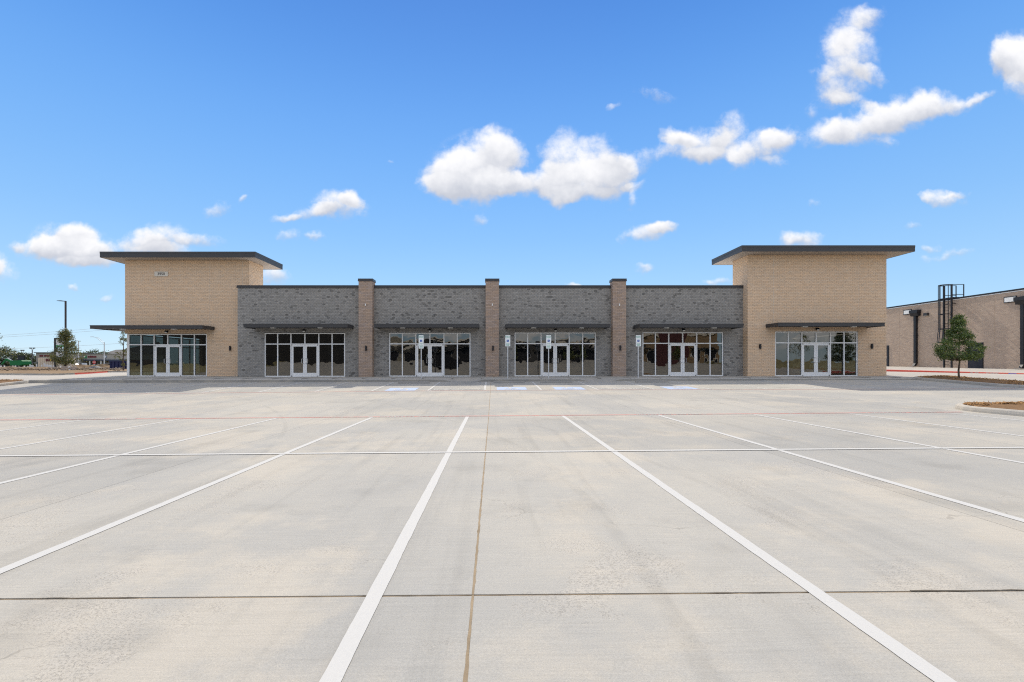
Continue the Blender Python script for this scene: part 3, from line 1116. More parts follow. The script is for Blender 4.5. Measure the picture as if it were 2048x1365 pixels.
# towers
def tower(x0, x1, y, ydeep, s_, roof, seed, side_in):
    zt = sf_z(s_) + SFH
    ZT = 8.66
    h0 = s_[0] - .015 if s_[0] - x0 > .4 else x0 - 1
    h1 = s_[1] + .015
    w = wall_with_hole(x0 + .012, x1 - .012, y + .012, .28, .30, ZT, (max(h0, x0 + .012), h1, zt + .015))
    w.box(x0 + .012, x0 + .28, y + .292, ydeep - .28, zt + .015 if h0 < x0 else (zt + .015), ZT)
    w.box(x1 - .28, x1 - .012, y + .292, ydeep - .28, zt + .015, ZT)
    w.box(x0 + .012, x1 - .012, ydeep - .28, ydeep - .012, zt + .6, ZT)
    o = w.build('tower_wall', M['tan_mortar'], shop)
    br = Bricks(tan_tone, seed)
    br.face((x0 + .012, y + .012), (1, 0), (0, -1), x1 - x0 - .024, .36, ZT, [(h0 - x0 - .012 + .003, h1 - x0 - .012 - .003, 0, zt + .012)])
    if side_in == 'right':                      # the flank that looks inward, towards the middle of the building
        br.face((x1 - .012, y + .012), (0, 1), (1, 0), ydeep - y - .024, .36 if False else 3.4, ZT)
        br.face((x0 + .012, y + .012), (0, 1), (-1, 0), ydeep - y - .024, zt + .02, ZT)
    else:
        br.face((x0 + .012, y + .012), (0, 1), (-1, 0), ydeep - y - .024, .36, ZT)
        br.face((x1 - .012, y + .012), (0, 1), (1, 0), ydeep - y - .024, zt + .02, ZT)
    br.build('tower_bricks', M['tan'], o)
    rx0, rx1, ry0, ry1 = roof
    rf = B().box(rx0, rx1, ry0, ry1, 8.70, 9.02).build('tower_roof', M['cap_metal'], shop)
    f = B()
    f.box(rx0 - .02, rx1 + .02, ry0 - .02, ry0 - .001, 8.66, 9.05)
    f.box(rx0 - .02, rx1 + .02, ry1 + .001, ry1 + .02, 8.66, 9.05)
    f.box(rx0 - .02, rx0 - .001, ry0 - .001, ry1 + .001, 8.66, 9.05)
    f.box(rx1 + .001, rx1 + .02, ry0 - .001, ry1 + .001, 8.66, 9.05)
    f.build('roof_fascia', M['dark_metal'], rf)
    f = B()
    f.box(rx0 - .028, rx1 + .028, ry0 - .028, ry0 - .0205, 8.93, 9.06)
    f.box(rx0 - .028, rx0 - .0205, ry0 - .02, ry1 + .02, 8.93, 9.06)
    f.box(rx1 + .0205, rx1 + .028, ry0 - .02, ry1 + .02, 8.93, 9.06)
    f.build('drip_edge', M['dark_metal'], rf)
    # soffit boards, each its own panel with a shadow gap
    n = int((rx1 - rx0) / 1.5)
    for i in range(n):
        a, b_ = rx0 + (rx1 - rx0) * i / n, rx0 + (rx1 - rx0) * (i + 1) / n
        B().box(a + .006, b_ - .006, ry0 + .01, ry1 - .01, 8.672, 8.699).build('soffit_panel', M['soffit'], rf)
    return o


tl = tower(-25.90, -17.16, YL, 33.80, SF[0], (-26.90, -16.30, 31.0, 35.0), 77, 'right')
tr_ = tower(17.05, 26.36, YR, 32.20, SF[5], (16.15, 27.34, 29.35, 33.35), 78, 'left')

# light control joints in the tan brick
for x, y, z0, z1 in ((-19.92, YL, 3.9, 8.6), (-17.62, YL, 3.9, 8.6), (18.78, YR, 4.2, 8.6), (24.5, YR, 4.2, 8.6)):
    B().box(x - .006, x + .006, y - .004, y + .01, z0, z1).build('control_joint', M['plaque'], shop)

# address plaque
px0, px1 = (-986 + 309.5) / F * YL, (-986 + 336.5) / F * YL
pz0, pz1 = HC + (CY - 553.3) / F * YL, HC + (CY - 543.8) / F * YL
pl = B().box(px0, px1, YL - .035, YL - .001, pz0, pz1).build('address_plaque', M['plaque'], shop)
vs_, fs_ = text_polys('3950', (pz1 - pz0) * .80, 'CENTER', .004)
B().add([((px0 + px1) / 2 + q[0], YL - .039, (pz0 + pz1) / 2 + q[1]) for q in vs_], [f for f in fs_]).build('numerals', M['ink'], pl)

# the body behind: rear and side walls, roof, floor, inner walls
body = B()
body.box(-25.9, 26.36, 45.8, 46.0, .3, 6.2)
body.build('rear_wall', M['tan_mortar'], shop)
B().box(-17.40, 17.04, YG + .27, 46.0, 5.9, 6.1).build('flat_roof', M['roof'], shop)
B().box(-25.8, -17.41, 33.81, 46.0, 5.9, 6.1).build('flat_roof', M['roof'], shop)
B().box(17.05, 26.3, 32.21, 46.0, 5.9, 6.1).build('flat_roof', M['roof'], shop)
B().box(-25.85, 26.3, YG + .3, 45.8, .30, .47).build('floor_slab', M['in_floor'], shop)
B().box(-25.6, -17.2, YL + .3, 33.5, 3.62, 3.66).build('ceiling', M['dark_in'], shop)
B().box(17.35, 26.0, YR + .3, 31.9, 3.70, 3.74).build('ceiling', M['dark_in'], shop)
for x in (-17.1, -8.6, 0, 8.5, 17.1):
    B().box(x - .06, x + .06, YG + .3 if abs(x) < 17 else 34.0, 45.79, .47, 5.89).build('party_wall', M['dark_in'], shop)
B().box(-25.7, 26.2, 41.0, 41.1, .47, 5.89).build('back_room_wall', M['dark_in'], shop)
for x, y in ((-24.2, 33.4), (-22.3, 36.4), (-20.6, 34.2), (22.9, 33.0), (24.6, 35.4), (20.4, 34.6), (-13, 36), (-4, 36), (4.2, 36), (13, 36)):
    B().box(x - .09, x + .09, y - .09, y + .09, .47, 5.85).build('inner_column', M['stud'], shop)


def storefront(s_, n_side=2):
    x0, x1, y, kind = s_
    z0 = sf_z(s_)
    yf = y + .035
    w = x1 - x0
    H = SFH
    xf = [x0 + w * f for f in (0, .162, .327, .5, .673, .838, 1)]
    m = .034
    zt = z0 + H * .747
    b = B()
    # verticals
    for i in (0, 1, 2, 4, 5, 6):
        c = xf[i] + (m if i == 0 else -m if i == 6 else 0)
        b.box(c - m, c + m, yf, yf + .11, z0, z0 + H)
    b.box(xf[3] - m, xf[3] + m, yf, yf + .11, zt + m, z0 + H - .065)
    # rails between the verticals
    edge = [(xf[0] + 2 * m, xf[1] - m), (xf[1] + m, xf[2] - m), (xf[2] + m, xf[4] - m), (xf[4] + m, xf[5] - m), (xf[5] + m, xf[6] - 2 * m)]
    for k, (a, c) in enumerate(edge):
        b.box(a, c, yf + .003, yf + .107, z0 + H - .065, z0 + H)
        b.box(a, c, yf + .003, yf + .107, zt - m, zt + m)
        if k != 2:
            b.box(a, c, yf + .003, yf + .107, z0, z0 + .075)
    fr_ = b.build('storefront_frame', M['alum'], shop)
    pr = random.Random(int(x0 * 100))
    # panes
    cells = []
    for k in (0, 1, 3, 4):
        cells.append((edge[k][0], edge[k][1], z0 + .075, zt - m))
        cells.append((edge[k][0], edge[k][1], zt + m, z0 + H - .065))
    cells += [(edge[2][0], xf[3] - m, zt + m, z0 + H - .065), (xf[3] + m, edge[2][1], zt + m, z0 + H - .065)]
    for (a, c, za, zb) in cells:
        t0, t1 = pr.uniform(-.004, .004), pr.uniform(-.003, .003)
        yy = yf + .05
        pv = B().add([(a, yy, za), (c, yy + t0, za), (c, yy + t0 + t1, zb), (a, yy + t1, zb)], [(0, 1, 2, 3)])
        pv.build('pane', M['glass'], fr_)
    # doors
    for (a, c, hx) in ((edge[2][0] + .004, xf[3] - .004, -1), (xf[3] + .004, edge[2][1] - .004, 1)):
        st, top, bot = .125, .13, .26
        d = B()
        zb, ztp = z0 + .015, zt - m - .004
        ya, yb = yf + .022, yf + .068
        d.box(a, a + st, ya, yb, zb, ztp)
        d.box(c - st, c, ya, yb, zb, ztp)
        d.box(a + st, c - st, ya + .002, yb - .002, zb, zb + bot)
        d.box(a + st, c - st, ya + .002, yb - .002, ztp - top, ztp)
        dr = d.build('door', M['alum'], shop)
        t0 = pr.uniform(-.003, .003)
        B().quad((a + st, yf + .045, zb + bot), (c - st, yf + .045 + t0, zb + bot), (c - st, yf + .045 + t0, ztp - top), (a + st, yf + .045, ztp - top)).build('pane', M['glass'], dr)
        # pull handle: a bow standing off the meeting stile
        hxp = (c - .075) if hx < 0 else (a + .075)
        e = hxp + hx * .17 * -1 * -1
        hp = B()
        z_a, z_b = z0 + .93, z0 + 1.24
        e = hxp + hx * .13
        hp.path([(hxp, ya, z_b), (hxp, ya - .06, z_b), (e, ya - .07, z_b)], .012)
        hp.path([(e, ya - .07, z_b), (e, ya - .07, z_a), (hxp, ya - .06, z_a), (hxp, ya, z_a)], .012)
        hp.build('handle', M['steel'], dr)
        ox = a + .03 if hx < 0 else c - .03
        for zz in (zb + .03, ztp - .03):
            B().tube((ox, ya - .02, zz - .045), (ox, ya - .02, zz + .045), .017, n=6).build('pivot', M['black_metal'], dr)
    # threshold
    B().box(edge[2][0], edge[2][1], yf - .02, yf + .10, z0, z0 + .013).build('threshold', M['alum'], shop)


for s_ in SF:
    storefront(s_)


def side_lights(x, ya, yb, z0, n, face):
    """storefront on a flank, seen through the corner"""
    b = B()
    for i in range(n + 1):
        yy = lerp(ya, yb, i / n)
        b.box(x - .05, x + .05, yy - .034, yy + .034, z0, z0 + SFH)
    for i in range(n):
        a, c = lerp(ya, yb, i / n) + .034, lerp(ya, yb, (i + 1) / n) - .034
        for z in (z0 + .037, z0 + SFH * .747, z0 + SFH - .034):
            b.box(x - .047, x + .047, a, c, z - .034, z + .034)
    fr_ = b.build('storefront_frame', M['alum'], shop)
    for i in range(n):
        a, c = lerp(ya, yb, i / n) + .034, lerp(ya, yb, (i + 1) / n) - .034
        for za, zb in ((z0 + .071, z0 + SFH * .747 - .034), (z0 + SFH * .747 + .034, z0 + SFH - .068)):
            B().quad((x, a, za), (x, c, za), (x, c, zb), (x, a, zb)).build('pane', M['glass'], fr_)


side_lights(-25.83, YL + .19, YL + 8.0, sf_z(SF[0]), 6, -1)
side_lights(26.29, YR + 1.6, YR + 9.4, sf_z(SF[5]), 6, 1)
B().box(-25.89, -25.62, YL + 8.05, 45.8, .3, 6.2).build('flank_wall', M['tan_mortar'], shop)
B().box(-25.88, -25.63, 33.8, YL + 8.05, 3.55, 6.2).build('flank_wall', M['tan_mortar'], shop)
B().box(26.1, 26.35, YR + 9.45, 45.8, .3, 6.2).build('flank_wall', M['tan_mortar'], shop)
B().box(26.11, 26.34, 32.2, YR + 9.45, 3.62, 6.2).build('flank_wall', M['tan_mortar'], shop)
B().box(26.10, 26.33, YR + .3, YR + 1.56, .3, 3.6).build('flank_wall', M['tan_mortar'], shop)


def canopy(x0, x1, yw, depth, z0=3.75, th=.24):
    b = B()
    yf = yw - depth
    fl = .09
    # channel frame round the edge, deck inside it
    b.box(x0, x1, yf, yf + fl, z0, z0 + th)
    b.box(x0, x0 + fl, yf + fl, yw, z0, z0 + th)
    b.box(x1 - fl, x1, yf + fl, yw, z0, z0 + th)
    b.box(x0 - .012, x1 + .012, yf - .012, yf, z0 + th - .06, z0 + th)
    b.box(x0 + fl, x1 - fl, yf + fl, yw, z0 + .05, z0 + .15)
    c = b.build('canopy', M['dark_metal'], shop)
    n = int((x1 - x0) / .6)
    for i in range(1, n):
        xx = lerp(x0, x1, i / n)
        B().box(xx - .012, xx + .012, yf + fl, yw - .003, z0 + .035, z0 + .049).build('deck_rib', M['dark_metal'], c)
    for f in (.27, .73):
        xx = lerp(x0, x1, f)
        B().box(xx - .15, xx + .15, yf + .10, yf + .28, z0 - .035, z0 + .049).build('downlight', M['lens'], c)
    return c


canopy(-16.29, -9.50, YG - .006, 1.32)
canopy(-7.77, -.93, YG - .006, 1.32)
canopy(.82, 7.66, YG - .006, 1.32)
canopy(9.56, 16.36, YG - .006, 1.32)
canopy(18.26, 25.10, YR - .006, 1.30, 3.78)
cl = canopy(-27.16, -19.58, YL - .006, 1.33, 3.74)
B().box(-27.16, -25.92, YL - .005, YL + 8.2, 3.74, 3.98).build('flank_canopy', M['dark_metal'], shop)

for s_ in SF:
    xm = (s_[0] + s_[1]) / 2
    z = sf_z(s_) + SFH
    b = B().box(xm - .07, xm + .07, s_[2] - .02, s_[2] - .001, z + .08, z + .24)
    b.tube((xm, s_[2] - .02, z + .15), (xm, s_[2] - .12, z + .15), .06, .085, 10)
    b.dome((xm, s_[2] - .13, z + .12), .105, .12, 12, 4, 0.0)
    l = b.build('door_light', M['black_metal'], shop)
    B().dome((xm, s_[2] - .13, z + .118), .085, .07, 10, 4, -.99).build('lens', M['lens'], l)


def sconce(x, y, z):
    b = B().box(x - .05, x + .05, y - .02, y - .001, z - .09, z + .09)
    b.tube((x, y - .085, z - .17), (x, y - .085, z + .17), .058, n=12)
    b.box(x - .025, x + .025, y - .05, y - .02, z - .03, z + .03)
    b.build('wall_sconce', M['black_metal'], shop)


for x, y, z in ((-8.53, YP, 2.42), (-.0, YP, 2.42), (8.55, YP, 2.44), (W(461, 697, YL).x, YL, W(461, 697, YL).z),
                (W(1519.5, 693.5, YR).x, YR, W(1519.5, 693.5, YR).z), (W(1742.5, 693, YR).x, YR, W(1742.5, 693, YR).z)):
    sconce(x, y, z)
# small yellow notice inside the right-hand shop's door
nx, nz = W(1620.5, 695.5, YR).x, W(1620.5, 695.5, YR).z
B().add([(nx - .06, YR + .095, nz - .09), (nx + .02, YR + .095, nz - .09), (nx + .08, YR + .095, nz + .09), (nx - .05, YR + .095, nz + .08)], [(0, 1, 2, 3)]).build('door_notice', mat('yellow_notice', (.75, .42, .03), .6), shop)

# ---------------------------------------------------------------- accessible parking signs and wheel stops
SIGNS = [(842.5, 2, 'tall accessible parking sign with two plates, left of the others, before a shop door'),
         (1015.5, 1, 'accessible parking sign with short lower plate beside the middle brick pier'),
         (1097.2, 2, 'tall two-plate accessible parking sign in front of the centre-right glass doors'),
         (1276.4, 1, 'accessible parking sign with short lower plate, rightmost, left of a storefront')]
sv, sf_ = isa(.11)
for (px, kind, lab) in SIGNS:
    Ys = 27.62
    X = (px - CX) * Ys / F
    zb = wz(X, Ys) if kerb_drop(X) == 0 else wz(X, Ys)
    t = thing('parking_sign', (X, Ys, zb), lab, 'parking sign', 'accessible parking signs on the walkway')
    zt = HC + (CY - 671) / F * Ys
    B().cbox(X - .028, X + .028, Ys - .028, Ys + .028, zb - .05, zt - .02, .006).build('post', M['galv'], t)
    yp = Ys - .034
    zmid = HC + (CY - 686.6) / F * Ys
    zlow = HC + (CY - (697.7 if kind == 2 else 693.2)) / F * Ys
    p1 = B().prism([(X - .152 + .02, zmid + .004), (X + .152 - .02, zmid + .004), (X + .152, zmid + .024), (X + .152, zt - .02), (X + .132, zt), (X - .132, zt), (X - .152, zt - .02), (X - .152, zmid + .024)], 'y', yp - .004, yp).build('plate', M['sign_white'], t)
    p2 = B().prism([(X - .132, zlow), (X + .132, zlow), (X + .152, zlow + .02), (X + .152, zmid - .024), (X + .132, zmid - .004), (X - .132, zmid - .004), (X - .152, zmid - .024), (X - .152, zlow + .02)], 'y', yp - .004, yp).build('lower_plate', M['sign_white'], t)
    for body, zz, sz in (('RESERVED', zt - .075, .066), ('PARKING', zt - .155, .066)):
        a_, b_ = text_polys(body, sz, 'CENTER', .001)
        B().add([(X + q[0], yp - .006, zz + q[1]) for q in a_], b_).build('lettering', M['sign_green'], p1)
    zs = lerp(zmid, zt, .29)
    B().box(X - .065, X + .065, yp - .0065, yp - .0042, zs - .065, zs + .065).build('symbol_square', M['sign_blue'], p1)
    B().add([(X + q[0], yp - .0085, zs + q[1]) for q in sv], sf_).build('wheelchair_mark', M['sign_white'], p1)
    rows = 4 if kind == 2 else 3
    for i in range(rows):
        zz = lerp(zmid - .05, zlow + .045, i / (rows - 1))
        hw = (.10, .115, .085, .11)[i]
        B().box(X - hw, X + hw, yp - .006, yp - .0042, zz - .011, zz + .011).build('small_print', M['sign_green'], p2)
for i, (xa, xb, lab) in enumerate(((795.8, 859.4, 'concrete wheel stop in front of the leftmost accessible parking sign'),
                                   (986.7, 1049.5, 'concrete wheel stop by the joint, in front of the middle brick pier'),
                                   (1081.9, 1144.8, 'concrete wheel stop before the centre-right glass doors'),
                                   (1271.9, 1336.7, 'rightmost concrete wheel stop below the rightmost accessible parking sign'))):
    Yw = 26.05
    X0, X1 = (xa - CX) * Yw / F, (xb - CX) * Yw / F
    z = G((X0 + X1) / 2, Yw)
    t = thing('wheel_stop', ((X0 + X1) / 2, Yw, z), lab, 'wheel stop', 'wheel stops at the accessible stalls')
    b = B()
    prof = [(-.075, -.01), (-.072, .03), (-.05, .105), (-.035, .12), (.035, .12), (.05, .105), (.072, .03), (.075, -.01)]
    n = len(prof)
    st = [(X0, .82), (X0 + .05, 1.0), (X1 - .05, 1.0), (X1, .82)]
    b.add([(x, Yw + .07 + p[0] * k_, z + p[1] * (k_ if p[1] > 0 else 1)) for x, k_ in st for p in prof],
          [(i_ * n + j, (i_ + 1) * n + j, (i_ + 1) * n + j + 1, i_ * n + j + 1) for i_ in range(3) for j in range(n - 1)] + [tuple(range(n - 1, -1, -1)), tuple(range(3 * n, 4 * n))])
    b.build('stop_block', M['stop'], t)
    for xx in (X0 + .3, X1 - .3):
        B().tube((xx, Yw + .07, z + .118), (xx, Yw + .07, z + .127), .014, n=8).build('pin', M['galv'], t)

# ---------------------------------------------------------------- trees
def leaf_material(name):
    m = bpy.data.materials.new(name)
    m.use_nodes = True
    t = NT(m.node_tree)
    for nd in list(m.node_tree.nodes):
        if nd.type == 'BSDF_PRINCIPLED':
            m.node_tree.nodes.remove(nd)
    o = [nd for nd in m.node_tree.nodes if nd.type == 'OUTPUT_MATERIAL'][0]
    at = t.n('ShaderNodeAttribute', attribute_name='leaf_tone').outputs['Color']
    d = t.n('ShaderNodeBsdfDiffuse', ins={'Color': at, 'Roughness': 0.6})
    tr = t.n('ShaderNodeBsdfTranslucent', ins={'Color': t.mix(1.0, at, (1.15, 1.1, .55, 1), 'MULTIPLY')})
    g = t.n('ShaderNodeBsdfGlossy', ins={'Color': (1, 1, 1, 1), 'Roughness': 0.45})
    a = t.n('ShaderNodeMixShader', ins={0: 0.36, 1: d.outputs[0], 2: tr.outputs[0]})
    b = t.n('ShaderNodeMixShader', ins={0: 0.05, 1: a.outputs[0], 2: g.outputs[0]})
    t.link(b.outputs[0], o.inputs[0])
    return m


M['leaf'] = leaf_material('leaf')
M['bark'] = mat('bark', (.12, .09, .068), 0.95, spec=.1, vary=.35, vscale=12, bump=.7, bscale=25)


def prof_at(prof, t):
    for a, b in zip(prof, prof[1:]):
        if t <= b[0]:
            return lerp(a[1], b[1], (t - a[0]) / (b[0] - a[0]))
    return prof[-1][1]


def tree(name, base, trunk_h, crown_h, radius, prof, label, n_clump, n_leaf, size, tone, seed, trunk_r=.05, group=None, spread=.11, category='tree'):
    r = np.random.default_rng(seed)
    t = thing(name, base, label, category, group)
    bx_, by_, bz = base
    # trunk, a little crooked, and limbs
    tb = B()
    p = Vector((bx_, by_, bz - .1))
    top = bz + trunk_h + crown_h * .86
    pts = [p]
    n = 7
    for i in range(1, n + 1):
        pts.append(Vector((bx_ + r.normal(0, .02 * radius), by_ + r.normal(0, .02 * radius), lerp(bz, top, i / n))))
    for i in range(n):
        tb.tube(pts[i], pts[i + 1], lerp(trunk_r, trunk_r * .2, i / n), lerp(trunk_r, trunk_r * .2, (i + 1) / n), 7)
    tb.build('trunk', M['bark'], t, smooth=True)
    lb = B()
    cl = []
    for k in range(n_clump):
        tt = r.random() ** 1.15
        rad = radius * prof_at(prof, tt)
        rr = rad * (1 - .75 * r.random() ** 2.0) * (1 if r.random() < .88 else 1.28)
        an = r.uniform(0, 2 * math.pi)
        z = bz + trunk_h + crown_h * tt
        c = Vector((bx_ + rr * math.cos(an), by_ + rr * math.sin(an), z))
        cl.append(c)
        if k % 3 == 0:
            zj = max(bz + trunk_h * .92, z - rr * r.uniform(.4, .9))
            j = Vector((bx_, by_, zj))
            mid = j.lerp(c, .55) + Vector((0, 0, -.04 * rr))
            w0 = trunk_r * .38 * (1 - .6 * tt)
            lb.tube(j, mid, w0, w0 * .6, 5, False)
            lb.tube(mid, c, w0 * .6, w0 * .2, 5, False)
    lb.build('limbs', M['bark'], t)
    # leaves: small blades scattered round the clump centres
    cl = np.array([tuple(c) for c in cl])
    idx = r.integers(0, n_clump, n_leaf)
    sp = radius * spread
    cen = cl[idx] + r.normal(0, 1, (n_leaf, 3)) * np.array([sp, sp, sp * .8])
    a = r.normal(0, 1, (n_leaf, 3))
    a /= np.linalg.norm(a, axis=1)[:, None]
    b = np.cross(a, r.normal(0, 1, (n_leaf, 3)))
    b /= np.linalg.norm(b, axis=1)[:, None]
    ln = size * r.uniform(.6, 1.3, n_leaf)[:, None]
    v = np.empty((n_leaf, 4, 3))
    v[:, 0] = cen - a * ln
    v[:, 1] = cen + b * ln * .42
    v[:, 2] = cen + a * ln
    v[:, 3] = cen - b * ln * .42
    f = np.arange(n_leaf * 4).reshape(-1, 4)
    me = bpy.data.meshes.new('crown')
    me.from_pydata(v.reshape(-1, 3).tolist(), [], f.tolist())
    me.materials.append(M['leaf'])
    ck = r.uniform(.7, 1.25, n_clump)[idx] * r.uniform(.75, 1.25, n_leaf)
    yl = r.random(n_leaf)[:, None] ** 3
    col = np.array(tone[0]) * (1 - yl) + np.array(tone[1]) * yl
    col = np.concatenate([col * ck[:, None], np.ones((n_leaf, 1))], axis=1).astype(np.float32)
    at = me.attributes.new('leaf_tone', 'FLOAT_COLOR', 'POINT')
    at.data.foreach_set('color', np.repeat(col, 4, axis=0).ravel())
    me.update()
    put('crown', me, t)
    return t


CONE = [(0, .66), (.08, .95), (.18, 1.0), (.32, .86), (.46, .62), (.6, .44), (.74, .34), (.88, .25), (1, .06)]
TREE_G = ((.075, .135, .036), (.30, .34, .07))
YOUNG = [(0, .45), (.12, .9), (.28, 1.0), (.45, .8), (.62, .52), (.8, .34), (1, .10)]
ROUND = [(0, .6), (.2, .95), (.45, 1.0), (.7, .85), (.88, .55), (1, .2)]
DARK_G = ((.070, .108, .036), (.28, .28, .07))
MID_G = ((.085, .110, .040), (.26, .22, .06))
OAK_G = ((.035, .055, .024), (.09, .11, .035))
tp = W(1918, 757, 26.0)
tree('young_tree', (tp.x, 26.0, G(tp.x, 26.0) + .17), 1.12, 2.45, .98, CONE, 'young dark green tree on the mulch island right of the shop building', 200, 13000, .046, TREE_G, 11, .05, spread=.085)
tp = W(131, 742, 58)
tree('young_tree', (tp.x, 58, .52), .95, 4.1, 1.62, YOUNG, 'young yellow-green tree in the dirt beside the tan utility box', 120, 6500, .095, MID_G, 12, .07, spread=.13)
tp = W(-36, 742, 47)
tree('young_tree', (tp.x, 47, .5), .9, 5.0, 1.75, YOUNG, 'light green tree cut off by the left edge of the picture', 60, 2200, .09, MID_G, 13, .06, spread=.12)
tp = W(251, 742, 54)
tree('young_tree', (tp.x - .25, 54, .5), .7, 4.2, .75, YOUNG, 'thin young tree just left of the left tower\'s glass corner', 40, 1100, .08, MID_G, 14, .09, spread=.12)
for i, (x, y0, Y, hh, rad, sd, lab) in enumerate((
        (16, 735, 150, 6.3, 3.8, 21, 'dark evergreen tree behind the green excavator, far left'),
        (-14, 735, 146, 6.0, 4.0, 22, 'dark evergreen tree at the picture\'s far left edge behind the site'),
        (38, 735, 156, 4.6, 2.8, 24, 'low dark tree left of the tan site trailer'),
        (58, 735, 160, 4.2, 3.2, 23, 'rounded dark tree rising just behind the tan site trailer'))):
    tp = W(x, y0, Y)
    tree('evergreen_tree', (tp.x, Y, -.5), .7, hh, rad, ROUND, lab, 90, 3600, .24, OAK_G, sd, .14, 'dark trees behind the building site', .16)
for i, (x, Y, top, rad, sd, lab) in enumerate(((178, 205, 704, 3.4, 31, 'left of three treetops showing above the shopping strip roof'), (190, 203, 701, 3.6, 32, 'middle of three treetops showing above the shopping strip roof'), (206, 207, 703.5, 3.6, 33, 'right of three treetops above the shopping strip roof, below the grey roof'))):
    tp = W(x, top, Y)
    tree('far_tree', (tp.x, Y, -.5), 2.0, tp.z - 1.6, rad, ROUND, lab, 60, 1600, .3, OAK_G, sd, .16, 'treetops above the shopping strip', .16)

# ---------------------------------------------------------------- neighbouring building on the right
XN = 43.9


def brick_wall_mat(name):
    m = bpy.data.materials.new(name)
    m.use_nodes = True
    t = NT(m.node_tree)
    b = m.node_tree.nodes['Principled BSDF']
    b.inputs['Roughness'].default_value = .9
    b.inputs['Specular IOR Level'].default_value = .1
    pos = t.n('ShaderNodeNewGeometry').outputs['Position']
    s_ = t.n('ShaderNodeSeparateXYZ', ins={0: pos})
    vv = t.n('ShaderNodeCombineXYZ', ins={0: s_.outputs[1], 1: s_.outputs[2]}).outputs[0]
    bt = t.n('ShaderNodeTexBrick', offset=.5, ins={'Vector': vv, 'Color1': (.52, .40, .305, 1), 'Color2': (.43, .325, .25, 1), 'Mortar': (.37, .29, .22, 1),
             'Scale': 1.0, 'Mortar Size': .008, 'Mortar Smooth': .1, 'Brick Width': .305, 'Row Height': .1016})
    nz = t.noise(pos, .5, 4, .6)
    k = t.m('MULTIPLY_ADD', nz, .24, .88)
    kk = t.n('ShaderNodeCombineXYZ', ins={0: k, 1: k, 2: k}).outputs[0]
    t.link(t.mix(1.0, bt.outputs['Color'], kk, 'MULTIPLY'), b.inputs['Base Color'])
    bp = t.n('ShaderNodeBump', invert=True, ins={'Strength': .5, 'Distance': .008, 'Height': bt.outputs['Fac']})
    t.link(bp.outputs[0], b.inputs['Normal'])
    return m


M['far_brick'] = brick_wall_mat('brown_buff_brickwork')
nb = thing('brick_building', (XN, 44, .95), 'long brown brick building with black downspouts and roof ladder, right edge', 'building')
B().box(XN, 70, 22, 70, .5, 7.42).build('wall', M['far_brick'], nb)
B().box(XN - .03, 70.03, 21.97, 70.03, 7.43, 7.50).build('flashing', M['white_plastic'], nb)
B().box(XN - .06, 70.06, 21.94, 70.06, 7.505, 7.64).build('coping', M['black_metal'], nb)
for Yc in (46.85, 37.35):
    z0 = apz(44, Yc) + .12
    dn = B().box(XN - .26, XN - .03, Yc - .12, Yc + .12, z0 + .25, 6.45)
    dn.add([(XN - .26, Yc - .12, z0 + .25), (XN - .03, Yc - .12, z0 + .25), (XN - .03, Yc + .12, z0 + .25), (XN - .26, Yc + .12, z0 + .25),
            (XN - .42, Yc - .12, z0), (XN - .22, Yc - .12, z0 - .05), (XN - .22, Yc + .12, z0 - .05), (XN - .42, Yc + .12, z0)],
           [(0, 1, 5, 4), (1, 2, 6, 5), (2, 3, 7, 6), (3, 0, 4, 7), (4, 5, 6, 7)])
    dp = dn.build('downspout', M['black_metal'], nb)
    hd = B()
    hd.prism([(XN - .40, 6.62), (XN - .005, 6.62), (XN - .005, 6.30), (XN - .30, 6.30)], 'y', Yc - .42, Yc + .42)
    hd.box(XN - .43, XN - .004, Yc - .46, Yc + .46, 6.62, 6.92)
    hd.build('conductor_head', M['black_metal'], dp)
    for zz in (2.6, 4.3, 5.9):
        B().box(XN - .27, XN - .003, Yc - .16, Yc + .16, zz, zz + .05).build('strap', M['black_metal'], dp)
    B().box(XN - .06, XN - .002, Yc + .55, Yc + 1.5, 6.56, 7.08).build('scupper_frame', M['black_metal'], nb)
    B().box(XN - .075, XN - .061, Yc + .62, Yc + 1.43, 6.63, 7.01).build('scupper_liner', M['lens'], nb)
    B().box(XN - .7, XN - .35, Yc - .25, Yc + .2, apz(43.4, Yc) + .003, apz(43.4, Yc) + .06).build('splash_block', M['drive'], nb)
wp = B().prism([(45.55, 6.22), (45.95, 6.22), (45.95, 6.5), (45.55, 6.5)], 'x', XN - .22, XN - .002).build('wall_light', M['dark_metal'], nb)
B().box(XN - .2, XN - .03, 45.6, 45.9, 6.20, 6.218).build('lens', M['lens'], wp)
for ya, yb, lab in ((40.55, 41.75, 1), (50.2, 51.3, 1)):
    zd = apz(44, ya)
    B().box(XN - .03, XN - .001, ya - .06, yb + .06, zd, zd + 2.32).build('door_frame', M['black_metal'], nb)
    d_ = B().box(XN - .045, XN - .031, ya, yb, zd + .02, zd + 2.24).build('steel_door', mat('black_door', (.022, .022, .03), .5), nb)
    B().box(XN - .10, XN - .046, ya + .1, ya + .14, zd + .98, zd + 1.12).build('handle', M['steel'], d_)
for yj in (39.6, 48.9, 42.05):
    B().box(XN - .004, XN - .001, yj - .01, yj + .01, 1.0, 7.42).build('control_joint', M['tan_mortar'], nb)

